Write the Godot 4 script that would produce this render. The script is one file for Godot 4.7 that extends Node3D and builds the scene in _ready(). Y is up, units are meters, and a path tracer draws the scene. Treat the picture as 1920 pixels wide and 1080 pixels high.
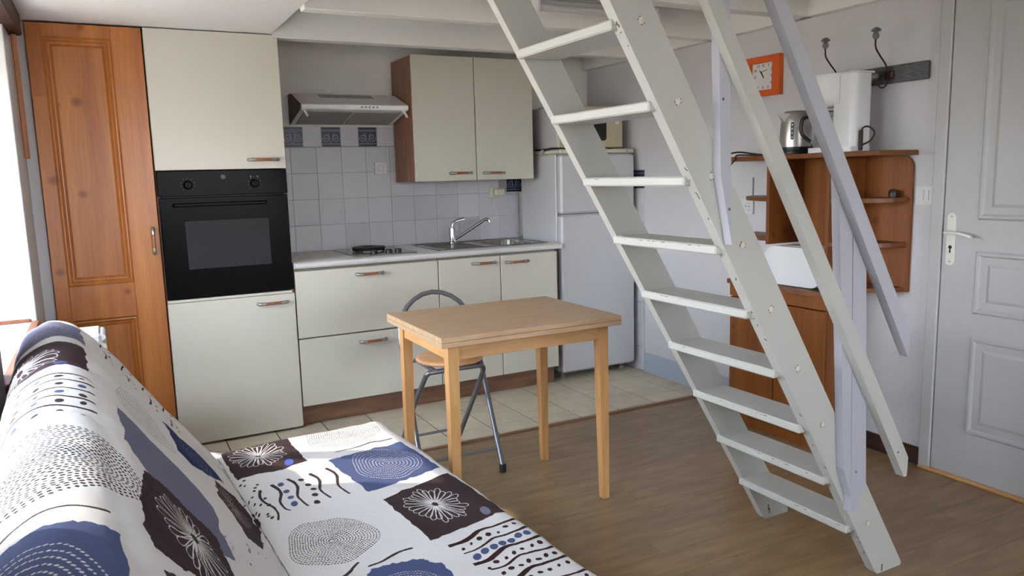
extends Node3D

const XW := 2.185          # right wall plane
const XL := -1.10          # left wall plane
const ZR := 7.8            # rear wall plane, out of view, set far back to even the rear light
const YB := 1.97           # underside of the ceiling beams
const SLOPE := 1.6535      # rise over run of the stair

var M := {}
var used := {}
var tilemesh := {}

func _ready():
	# ---------------------------------------------------------------- camera, sky, sun, exposure
	var cam := Camera3D.new()
	cam.name = "camera"
	add_child(cam)
	cam.transform = Transform3D(Basis(Vector3(0.88375163, -0.02636853, 0.46721276), Vector3(0.09107106, 0.98901275, -0.11644671), Vector3(-0.45900885, 0.14545953, 0.87644304)).orthonormalized(), Vector3(-0.81446835, 1.27912536, 4.53508269))
	cam.fov = 41.193
	cam.near = 0.05
	cam.current = true
	var sky := ProceduralSkyMaterial.new()
	sky.sky_top_color = Color(0.84, 0.91, 1.0)
	sky.sky_horizon_color = Color(0.965, 0.98, 1.0)
	sky.ground_bottom_color = Color(0.80, 0.77, 0.73)
	sky.ground_horizon_color = Color(0.92, 0.90, 0.87)
	sky.sky_energy_multiplier = 1.0
	sky.ground_energy_multiplier = 0.75
	var env := Environment.new()
	env.background_mode = Environment.BG_SKY
	env.sky = Sky.new()
	env.sky.sky_material = sky
	env.background_energy_multiplier = 10.0
	env.tonemap_mode = Environment.TONE_MAPPER_LINEAR
	env.tonemap_exposure = 2.75
	env.sdfgi_enabled = true
	env.ssao_enabled = true
	env.ssil_enabled = true
	var we := WorldEnvironment.new()
	we.name = "world_environment"
	we.environment = env
	add_child(we)
	var sun := DirectionalLight3D.new()
	sun.name = "sun"
	sun.light_color = Color(1.0, 0.96, 0.88)
	sun.light_energy = 0.75
	sun.light_angular_distance = 0.6
	sun.shadow_enabled = true
	add_child(sun)
	sun.look_at_from_position(Vector3.ZERO, Vector3(0.704, -0.60, 0.376), Vector3.UP)

	make_materials()
	shell()
	openings()
	kitchen()
	appliances()
	table_and_chair()
	stair()
	shelf_corner()
	futon()

# ==================================================================== helpers
func sb() -> SurfaceTool:
	var st := SurfaceTool.new()
	st.begin(Mesh.PRIMITIVE_TRIANGLES)
	return st

func numbered(called: String) -> String:
	if not used.has(called):
		used[called] = 0
		return called
	used[called] += 1
	return "%s_%03d" % [called, used[called]]

func put(called: String, mesh: Mesh, m: Material, parent: Node = self) -> MeshInstance3D:
	var o := MeshInstance3D.new()
	o.name = numbered(called) if parent == self else called
	o.mesh = mesh
	o.material_override = m
	parent.add_child(o, true)
	return o

func obj(called: String, st: SurfaceTool, m: Material, parent: Node = self) -> MeshInstance3D:
	return put(called, st.commit(), m, parent)

func tag(o: Node, label: String, category := "", group := "", kind := "") -> Node:
	o.set_meta("label", label)
	if category: o.set_meta("category", category)
	if group: o.set_meta("group", group)
	if kind: o.set_meta("kind", kind)
	return o

func thing(called: String, label: String, category: String, at := Vector3.ZERO, group := "", turn := 0.0) -> Node3D:
	var o := Node3D.new()
	o.name = numbered(called)
	add_child(o, true)
	o.position = at
	o.rotation.y = turn
	tag(o, label, category, group)
	return o

func setting(called: String, label: String, at := Vector3.ZERO) -> Node3D:
	var o := Node3D.new()
	o.name = numbered(called)
	add_child(o, true)
	o.position = at
	tag(o, label, "", "", "structure")
	return o

# ---- shapes. Every face is given counter-clockwise seen from outside and written clockwise.
func tri(st: SurfaceTool, a: Vector3, b: Vector3, c: Vector3, n: Vector3):
	for p in [a, c, b]:
		st.set_normal(n)
		st.add_vertex(p)

func face(st: SurfaceTool, pts: Array, out: Vector3):
	var n: Vector3 = (pts[1] - pts[0]).cross(pts[2] - pts[0]).normalized()
	if n.dot(out) < 0.0:
		pts = pts.duplicate()
		pts.reverse()
		n = -n
	for i in range(1, pts.size() - 1):
		tri(st, pts[0], pts[i], pts[i + 1], n)

func bx(st: SurfaceTool, a: Vector3, b: Vector3, c := 0.002, xf := Transform3D.IDENTITY):
	var mid := (a + b) * 0.5
	var h := ((b - a) * 0.5).abs()
	c = minf(c, minf(h.x, minf(h.y, h.z)) * 0.8)
	var P := func(s: Vector3, k: int) -> Vector3:
		var v := Vector3()
		for j in 3:
			v[j] = mid[j] + s[j] * (h[j] - (0.0 if j == k else c))
		return v
	for k in 3:
		var i: int = (k + 1) % 3
		var j: int = (k + 2) % 3
		for sk in [-1.0, 1.0]:
			var pts := []
			for q in [[-1, -1], [1, -1], [1, 1], [-1, 1]]:
				var s := Vector3()
				s[k] = sk
				s[i] = q[0]
				s[j] = q[1]
				pts.append(xf * P.call(s, k))
			var o := Vector3()
			o[k] = sk
			face(st, pts, xf.basis * o)
		if c > 0.0:
			for si in [-1.0, 1.0]:
				for sj in [-1.0, 1.0]:
					var s0 := Vector3()
					s0[i] = si
					s0[j] = sj
					s0[k] = -1
					var s1 := s0
					s1[k] = 1
					var o2 := s0
					o2[k] = 0
					face(st, [xf * P.call(s0, i), xf * P.call(s1, i), xf * P.call(s1, j), xf * P.call(s0, j)], xf.basis * o2)
	if c > 0.0:
		for sx in [-1.0, 1.0]:
			for sy in [-1.0, 1.0]:
				for sz in [-1.0, 1.0]:
					var s := Vector3(sx, sy, sz)
					face(st, [xf * P.call(s, 0), xf * P.call(s, 1), xf * P.call(s, 2)], xf.basis * s)

func box(a: Vector3, b: Vector3, c := 0.002) -> SurfaceTool:
	var st := sb()
	bx(st, a, b, c)
	return st

# polygon in the xy plane of xf, drawn out from z0 to z1
func prism(st: SurfaceTool, poly: PackedVector2Array, z0: float, z1: float, xf := Transform3D.IDENTITY, smooth := false):
	var area := 0.0
	for i in poly.size():
		area += poly[i].cross(poly[(i + 1) % poly.size()])
	if area < 0.0:
		poly = poly.duplicate()
		poly.reverse()
	var idx := Geometry2D.triangulate_polygon(poly)
	for i in range(0, idx.size(), 3):
		var a := poly[idx[i]]
		var b := poly[idx[i + 1]]
		var c := poly[idx[i + 2]]
		face(st, [xf * Vector3(a.x, a.y, z1), xf * Vector3(b.x, b.y, z1), xf * Vector3(c.x, c.y, z1)], xf.basis.z)
		face(st, [xf * Vector3(a.x, a.y, z0), xf * Vector3(b.x, b.y, z0), xf * Vector3(c.x, c.y, z0)], -xf.basis.z)
	var n := poly.size()
	for i in n:
		var p := poly[i]
		var q := poly[(i + 1) % n]
		var e := (q - p).normalized()
		var nn := Vector2(e.y, -e.x)
		var np := nn
		var nq := nn
		if smooth:
			var ep := (p - poly[(i + n - 1) % n]).normalized()
			var eq := (poly[(i + 2) % n] - q).normalized()
			if e.dot(ep) > 0.6: np = (nn + Vector2(ep.y, -ep.x)).normalized()
			if e.dot(eq) > 0.6: nq = (nn + Vector2(eq.y, -eq.x)).normalized()
		var A := xf * Vector3(p.x, p.y, z0)
		var B := xf * Vector3(q.x, q.y, z0)
		var C := xf * Vector3(q.x, q.y, z1)
		var D := xf * Vector3(p.x, p.y, z1)
		var n0 := xf.basis * Vector3(np.x, np.y, 0)
		var n1 := xf.basis * Vector3(nq.x, nq.y, 0)
		for t in [[A, n0], [C, n1], [B, n1], [A, n0], [D, n0], [C, n1]]:
			st.set_normal(t[1])
			st.add_vertex(t[0])

# mitred frame of sloping bands: [inset from, inset to, height from, height to]
func mouldings(st: SurfaceTool, a: Vector2, b: Vector2, lays: Array, xf: Transform3D):
	for lay in lays:
		for k in 4:
			var cr := [Vector2(a.x, a.y), Vector2(b.x, a.y), Vector2(b.x, b.y), Vector2(a.x, b.y)]
			var p0: Vector2 = cr[k]
			var p1: Vector2 = cr[(k + 1) % 4]
			var inn: Vector2 = [Vector2(0, 1), Vector2(-1, 0), Vector2(0, -1), Vector2(1, 0)][k]
			var dir := (p1 - p0).normalized()
			var A: Vector2 = p0 + inn * lay[0] + dir * lay[0]
			var B: Vector2 = p1 + inn * lay[0] - dir * lay[0]
			var C: Vector2 = p1 + inn * lay[1] - dir * lay[1]
			var D: Vector2 = p0 + inn * lay[1] + dir * lay[1]
			face(st, [xf * Vector3(A.x, A.y, lay[2]), xf * Vector3(B.x, B.y, lay[2]), xf * Vector3(C.x, C.y, lay[3]), xf * Vector3(D.x, D.y, lay[3])], xf.basis * Vector3(inn.x * signf(lay[2] - lay[3] + 0.0), inn.y * signf(lay[2] - lay[3] + 0.0), 2))

func rrect(x0: float, y0: float, x1: float, y1: float, r: float, seg := 5) -> PackedVector2Array:
	var o := PackedVector2Array()
	for q in [[x1 - r, y0 + r, -PI / 2], [x1 - r, y1 - r, 0.0], [x0 + r, y1 - r, PI / 2], [x0 + r, y0 + r, PI]]:
		for i in seg + 1:
			var t: float = q[2] + PI / 2 * i / seg
			o.append(Vector2(q[0] + r * cos(t), q[1] + r * sin(t)))
	return o

func disc(cx: float, cy: float, rx: float, ry: float, n := 20) -> PackedVector2Array:
	var o := PackedVector2Array()
	for i in n:
		o.append(Vector2(cx + rx * cos(TAU * i / n), cy + ry * sin(TAU * i / n)))
	return o

func tube(st: SurfaceTool, pts: Array, r: float, seg := 10, flat := 1.0):
	var t0: Vector3 = (pts[1] - pts[0]).normalized()
	var u := t0.cross(Vector3.UP if absf(t0.y) < 0.9 else Vector3.RIGHT).normalized()
	var rings := []
	for i in pts.size():
		var d: Vector3
		if i == 0: d = pts[1] - pts[0]
		elif i == pts.size() - 1: d = pts[i] - pts[i - 1]
		else: d = (pts[i + 1] - pts[i]).normalized() + (pts[i] - pts[i - 1]).normalized()
		d = d.normalized()
		u = (u - d * u.dot(d)).normalized()
		var v := d.cross(u)
		var ring := []
		for k in seg + 1:
			var a := TAU * k / seg
			var nn: Vector3 = u * cos(a) + v * sin(a)
			ring.append([pts[i] + (u * cos(a) + v * sin(a) * flat) * r, nn])
		rings.append(ring)
	for i in pts.size() - 1:
		for k in seg:
			for c in [[i, k], [i + 1, k + 1], [i, k + 1], [i, k], [i + 1, k], [i + 1, k + 1]]:
				var e: Array = rings[c[0]][c[1]]
				st.set_normal(e[1])
				st.add_vertex(e[0])
	for e in [[0, -1.0], [pts.size() - 1, 1.0]]:
		var d: Vector3 = (pts[1] - pts[0]).normalized() * -1.0 if e[0] == 0 else (pts[-1] - pts[-2]).normalized()
		var cap := []
		for k in seg: cap.append(rings[e[0]][k][0])
		face(st, cap, d)

# profile of (radius, height) turned round the y axis of xf
func lathe(st: SurfaceTool, prof: Array, xf := Transform3D.IDENTITY, seg := 24):
	if prof[-1].y < prof[0].y:
		prof = prof.duplicate()
		prof.reverse()
	var nrm := []
	for i in prof.size() - 1:
		var d: Vector2 = (prof[i + 1] - prof[i]).normalized()
		nrm.append(Vector2(d.y, -d.x))
	for i in prof.size() - 1:
		var n0: Vector2 = nrm[i]
		var n1: Vector2 = nrm[i]
		if i > 0 and nrm[i].dot(nrm[i - 1]) > 0.75: n0 = (nrm[i] + nrm[i - 1]).normalized()
		if i < nrm.size() - 1 and nrm[i].dot(nrm[i + 1]) > 0.75: n1 = (nrm[i] + nrm[i + 1]).normalized()
		for k in seg:
			var v := []
			for c in [[0, k], [0, k + 1], [1, k + 1], [1, k]]:
				var a: float = TAU * c[1] / seg
				var p: Vector2 = prof[i + c[0]]
				var n: Vector2 = n1 if c[0] else n0
				v.append([xf * Vector3(p.x * cos(a), p.y, p.x * sin(a)), xf.basis * Vector3(n.x * cos(a), n.y, n.x * sin(a))])
			for c in [0, 1, 2, 0, 2, 3]:
				st.set_normal(v[c][1])
				st.add_vertex(v[c][0])

# board from p to q: width w across "side", thickness t along side x run
func board(st: SurfaceTool, p: Vector3, q: Vector3, side: Vector3, w: float, t: float, c := 0.002):
	var y := (q - p).normalized()
	var x := (side - y * side.dot(y)).normalized()
	var z := x.cross(y)
	bx(st, Vector3(-w / 2, 0, -t / 2), Vector3(w / 2, p.distance_to(q), t / 2), c, Transform3D(Basis(x, y, z), p))

func smooth_line(pts: Array, n := 6) -> Array:
	var o := []
	for i in pts.size() - 1:
		var p0: Variant = pts[maxi(i - 1, 0)]
		var p3: Variant = pts[mini(i + 2, pts.size() - 1)]
		for k in n:
			o.append(pts[i].cubic_interpolate(pts[i + 1], p0, p3, float(k) / n))
	o.append(pts[-1])
	return o

func ft(axis: Vector3, at := Vector3.ZERO) -> Transform3D:   # a frame whose y axis points along axis
	var y := axis.normalized()
	var x := y.cross(Vector3.FORWARD if absf(y.z) < 0.9 else Vector3.RIGHT).normalized()
	return Transform3D(Basis(x, y, x.cross(y)), at)

func text(s: String, h: float, xf: Transform3D, m: Material, parent: Node, called := "lettering"):
	var t := TextMesh.new()
	t.text = s
	t.font_size = 32
	t.pixel_size = h / 32.0
	t.depth = 0.0008
	var o := put(called, t, m, parent)
	o.transform = xf
	return o

# ==================================================================== materials
func mat(called: String, c: Color, rough: float, metal := 0.0, spec := 0.5) -> StandardMaterial3D:
	var m := StandardMaterial3D.new()
	m.resource_name = called
	m.albedo_color = c
	m.roughness = rough
	m.metallic = metal
	m.metallic_specular = spec
	M[called] = m
	return m

func noise(freq: float, seed_: int, octaves := 4) -> FastNoiseLite:
	var n := FastNoiseLite.new()
	n.noise_type = FastNoiseLite.TYPE_SIMPLEX_SMOOTH
	n.frequency = freq
	n.fractal_octaves = octaves
	n.seed = seed_
	return n

func ntex(freq: float, seed_: int, stops: Array, size := 256, as_normal := false, bump := 4.0) -> NoiseTexture2D:
	var t := NoiseTexture2D.new()
	t.width = size
	t.height = size
	t.seamless = true
	t.noise = noise(freq, seed_)
	if as_normal:
		t.as_normal_map = true
		t.bump_strength = bump
	else:
		var g := Gradient.new()
		var off := PackedFloat32Array()
		var col := PackedColorArray()
		for s in stops:
			off.append(s[0])
			col.append(s[1])
		g.offsets = off
		g.colors = col
		t.color_ramp = g
	return t

func tri_map(m: StandardMaterial3D, scale: Vector3, off := Vector3.ZERO):
	m.uv1_triplanar = true
	m.uv1_triplanar_sharpness = 4.0
	m.uv1_scale = scale
	m.uv1_offset = off

func grained(called: String, t: Texture2D, tint: Color, rough: float, scale: Vector3, off := Vector3.ZERO, spec := 0.5) -> StandardMaterial3D:
	var m := mat(called, tint, rough, 0.0, spec)
	m.albedo_texture = t
	tri_map(m, scale, off)
	return m

func pine_image() -> ImageTexture:
	# 1.28 m x 2.56 m of varnished pine, 3.2 mm a pixel sideways: grain runs up the picture, knots where the old door has them
	var w := 400
	var h := 800
	var im := Image.create(w, h, false, Image.FORMAT_RGB8)
	var na := noise(0.011, 5, 3)
	var nb := noise(0.12, 6, 3)
	var kn := [[0.165, 1.645, 0.024], [0.36, 1.66, 0.013], [0.385, 1.54, 0.012], [0.09, 1.63, 0.012], [0.38, 1.40, 0.007], [0.41, 1.13, 0.016], [0.24, 0.76, 0.014], [0.15, 1.24, 0.02], [0.42, 0.70, 0.012], [0.33, 0.30, 0.016], [0.75, 0.55, 0.02], [0.9, 1.1, 0.02], [0.66, 0.25, 0.015], [0.80, 0.95, 0.012], [0.62, 0.60, 0.010]]
	for j in h:
		var y := 2.0 * (1.0 - float(j) / h)
		for i in w:
			var x := float(i) / w
			var shift := 0.0
			var dark := 0.0
			for k in kn:
				var dx: float = (x - k[0]) / k[2]
				var dy: float = (y - k[1]) / (k[2] * 0.9)
				var d2 := dx * dx + dy * dy * 0.5
				if d2 < 16.0:
					shift += dx * exp(-d2 * 0.35) * 0.02
					dark = maxf(dark, clampf(1.25 - sqrt(dx * dx + dy * dy), 0.0, 1.0))
			var g := na.get_noise_2d((x + shift) * 900.0, y * 45.0)
			var f := nb.get_noise_2d((x + shift) * 900.0, y * 25.0)
			var v := clampf(0.55 + 0.55 * g + 0.22 * f, 0.0, 1.0)
			var c := Color(0.60, 0.355, 0.19).lerp(Color(0.78, 0.54, 0.34), v)
			c = c.lerp(Color(0.33, 0.13, 0.05), dark * 0.5)
			im.set_pixel(i, j, c)
	return ImageTexture.create_from_image(im)

func make_materials():
	var rough_plaster := ntex(0.05, 11, [], 256, true, 2.0)
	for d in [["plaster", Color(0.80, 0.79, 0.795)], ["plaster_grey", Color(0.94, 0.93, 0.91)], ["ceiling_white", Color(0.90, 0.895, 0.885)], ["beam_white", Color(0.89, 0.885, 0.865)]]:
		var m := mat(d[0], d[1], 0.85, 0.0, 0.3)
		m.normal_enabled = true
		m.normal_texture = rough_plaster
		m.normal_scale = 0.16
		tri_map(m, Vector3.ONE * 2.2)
	mat("joint", Color(0.62, 0.60, 0.60), 0.9)
	mat("joint_dark", Color(0.24, 0.21, 0.19), 0.9)
	for i in 3:
		mat("wall_tile_%d" % i, Color(0.78, 0.775, 0.79).darkened(0.02 * i), 0.28)
	for i in 4:
		var ft_ := grained("floor_tile_%d" % i, ntex(0.03, 40, [[0.0, Color(0.80, 0.76, 0.68)], [1.0, Color(0.86, 0.82, 0.74)]], 128) if i == 0 else M["floor_tile_0"].albedo_texture, Color(1, 0.985, 0.96).darkened(0.012 * i), 0.42, Vector3.ONE * 2.0, Vector3(i * 0.3, 0, i * 0.2))
		ft_.metallic_specular = 0.4
	var lam := ntex(0.02, 71, [[0.0, Color(0.48, 0.385, 0.27)], [0.5, Color(0.55, 0.45, 0.325)], [1.0, Color(0.62, 0.515, 0.38)]], 512)
	for i in 6:
		grained("laminate_%d" % i, lam, [Color(1, 1, 1), Color(0.975, 0.97, 0.965), Color(0.985, 0.98, 0.97), Color(0.96, 0.955, 0.95), Color(1, 0.99, 0.975), Color(0.98, 0.97, 0.955)][i], 0.33, Vector3(0.3, 1.6, 1.6), Vector3(0.37 * i, 0, 0.61 * i), 0.5)
	var pine := pine_image()
	grained("pine", pine, Color(0.96, 0.91, 0.72), 0.28, Vector3(1, 0.5, 1))
	grained("pine_frame", pine, Color(0.98, 0.92, 0.72), 0.28, Vector3(1, 0.5, 1), Vector3(0.12, 0.17, 0.12))
	grained("shelf_pine", pine, Color(0.72, 0.62, 0.36), 0.45, Vector3(1, 0.5, 1), Vector3(0.55, 0.1, 0.55))
	grained("shelf_pine_across", pine, Color(0.64, 0.55, 0.38), 0.45, Vector3(1, 0.5, 1), Vector3(0.3, 0.33, 0.2))
	var beech := ntex(0.02, 91, [[0.0, Color(0.80, 0.635, 0.47)], [1.0, Color(0.88, 0.735, 0.58)]], 256)
	grained("beech_x", beech, Color(0.88, 0.89, 0.90), 0.38, Vector3(0.6, 5, 5))
	grained("beech_y", beech, Color(0.94, 0.86, 0.72), 0.42, Vector3(6, 0.8, 6), Vector3(0.2, 0.4, 0))
	grained("beech_apron", beech, Color(0.90, 0.84, 0.72), 0.42, Vector3(0.6, 5, 5))
	grained("beech_z", beech, Color(0.96, 0.88, 0.74), 0.42, Vector3(6, 6, 0.8), Vector3(0.2, 0.4, 0))
	grained("seat_ply", beech, Color(1.0, 0.92, 0.84), 0.4, Vector3(0.8, 5, 5), Vector3(0.6, 0.1, 0.3))
	var br := ntex(0.02, 95, [[0.0, Color(0.47, 0.325, 0.24)], [1.0, Color(0.62, 0.455, 0.345)]], 256)
	grained("brown_wood_x", br, Color(0.92, 0.92, 0.92), 0.5, Vector3(0.7, 5, 5))
	grained("brown_wood_y", br, Color(1.0, 0.98, 0.96), 0.5, Vector3(5, 0.7, 5))
	grained("dark_wood", br, Color(0.42, 0.36, 0.34), 0.6, Vector3(5, 5, 0.7))
	grained("sill_wood", br, Color(0.95, 0.78, 0.66), 0.5, Vector3(5, 5, 0.7))
	grained("strip_wood", br, Color(1.2, 1.08, 0.9), 0.45, Vector3(5, 0.7, 5))
	grained("handle_wood", br, Color(1.1, 0.95, 0.86), 0.45, Vector3(2, 8, 8))
	mat("cabinet_cream", Color(0.82, 0.80, 0.74), 0.42)
	mat("cabinet_cream_upper", Color(0.78, 0.77, 0.71), 0.42)
	mat("carcass", Color(0.55, 0.53, 0.49), 0.6)
	mat("shadow_gap", Color(0.12, 0.11, 0.10), 0.8)
	var wt := grained("worktop", ntex(0.25, 61, [[0.0, Color(0.80, 0.785, 0.77)], [1.0, Color(0.91, 0.90, 0.885)]], 256), Color(1, 1, 1), 0.35, Vector3.ONE * 4.0)
	wt.metallic_specular = 0.5
	mat("pewter", Color(0.66, 0.66, 0.63), 0.38, 0.85)
	mat("chrome", Color(0.86, 0.86, 0.87), 0.1, 1.0)
	var ss := mat("stainless", Color(0.66, 0.65, 0.63), 0.28, 1.0)
	ss.roughness_texture = ntex(0.03, 23, [[0.0, Color(0.6, 0.6, 0.6)], [1.0, Color(1, 1, 1)]], 128)
	tri_map(ss, Vector3(8, 0.6, 8))
	mat("kettle_steel", Color(0.76, 0.745, 0.73), 0.33, 1.0)
	mat("oven_black", Color(0.045, 0.05, 0.053), 0.22, 0.0, 0.14)
	mat("oven_trim", Color(0.06, 0.062, 0.066), 0.35, 0.0, 0.3)
	mat("oven_glass", Color(0.20, 0.205, 0.21), 0.4, 0.0, 0.15)
	mat("print_grey", Color(0.55, 0.56, 0.57), 0.5)
	mat("white_enamel", Color(0.76, 0.76, 0.765), 0.32)
	mat("white_plastic", Color(0.84, 0.84, 0.835), 0.38)
	mat("old_white_plastic", Color(0.80, 0.78, 0.70), 0.45)
	mat("cream_plastic", Color(0.74, 0.70, 0.585), 0.45)
	mat("hood_white", Color(0.95, 0.945, 0.94), 0.35)
	mat("hood_side", Color(0.36, 0.34, 0.32), 0.6)
	mat("filter_grey", Color(0.62, 0.62, 0.61), 0.55, 0.2)
	mat("black_plastic", Color(0.035, 0.035, 0.037), 0.4)
	mat("black_rubber", Color(0.03, 0.03, 0.032), 0.75)
	mat("dark_glass", Color(0.05, 0.055, 0.06), 0.12)
	mat("cast_iron", Color(0.10, 0.10, 0.105), 0.5, 0.2)
	mat("grey_tube", Color(0.50, 0.51, 0.53), 0.36, 0.7)
	var sp := mat("stair_paint", Color(0.735, 0.725, 0.69), 0.38)
	sp.roughness_texture = ntex(0.04, 31, [[0.0, Color(0.75, 0.75, 0.75)], [1.0, Color(1, 1, 1)]], 128)
	tri_map(sp, Vector3.ONE * 3.0)
	mat("rail_paint", Color(0.70, 0.695, 0.72), 0.4)
	mat("paint_chip", Color(0.42, 0.36, 0.30), 0.9)
	mat("putty", Color(0.80, 0.77, 0.70), 0.5)
	mat("door_white", Color(0.71, 0.705, 0.70), 0.42)
	mat("door_handle_white", Color(0.86, 0.85, 0.81), 0.35)
	mat("skirting_blue", Color(0.66, 0.70, 0.74), 0.5)
	grained("skirting_brown", br, Color(0.42, 0.36, 0.34), 0.5, Vector3(5, 5, 0.8))
	mat("orange", Color(0.82, 0.35, 0.10), 0.45)
	mat("paper_white", Color(0.84, 0.83, 0.82), 0.7)
	mat("ink", Color(0.10, 0.10, 0.10), 0.7)
	mat("pale_ink", Color(0.38, 0.38, 0.40), 0.7)
	var cb := grained("coat_board", ntex(0.08, 27, [[0.0, Color(0.30, 0.31, 0.31)], [1.0, Color(0.44, 0.45, 0.45)]], 128), Color(1, 1, 1), 0.7, Vector3(3, 9, 2))
	cb.metallic_specular = 0.3
	mat("hook_iron", Color(0.20, 0.12, 0.11), 0.5, 0.3)
	mat("porcelain_grey", Color(0.42, 0.42, 0.41), 0.3)
	mat("brown_plastic", Color(0.17, 0.11, 0.09), 0.45)
	var gl := mat("pane", Color(0.95, 0.98, 1.0, 0.06), 0.02)
	gl.transparency = BaseMaterial3D.TRANSPARENCY_ALPHA
	var cg := mat("carafe_glass", Color(0.75, 0.78, 0.80, 0.25), 0.04)
	cg.transparency = BaseMaterial3D.TRANSPARENCY_ALPHA
	var cu := mat("curtain_cloth", Color(0.88, 0.85, 0.90), 0.9)
	cu.backlight_enabled = true
	cu.backlight = Color(0.8, 0.76, 0.84)
	mat("reveal_white", Color(0.88, 0.88, 0.87), 0.8)
	mat("blue_pattern", Color(1, 1, 1), 0.3).albedo_texture = blue_tile_image()

func blue_tile_image() -> ImageTexture:
	# navy frieze tile with pale scroll ornament
	var n := 128
	var im := Image.create(n, n, false, Image.FORMAT_RGB8)
	var navy := Color(0.075, 0.095, 0.17)
	var pale := Color(0.50, 0.53, 0.62)
	im.fill(navy)
	im.fill_rect(Rect2i(0, 18, n, 5), pale)
	im.fill_rect(Rect2i(0, 27, n, 2), pale)
	im.fill_rect(Rect2i(0, 108, n, 5), pale)
	for side in [-1.0, 1.0]:
		for k in 900:
			var t := float(k) / 900.0
			var a := t * TAU * 1.6
			var r := 26.0 * (1.0 - t * 0.85)
			for q in [[64.0 + side * 34.0 + side * r * cos(a), 68.0 + r * sin(a) * 1.15], [64.0 + side * (6.0 + 16.0 * t), 102.0 - 60.0 * sin(t * 1.6)]]:
				im.fill_rect(Rect2i(clampi(int(q[0]) - 1, 0, n - 4), clampi(int(q[1]) - 1, 30, 104), 4, 4), pale)
	return ImageTexture.create_from_image(im)

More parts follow.
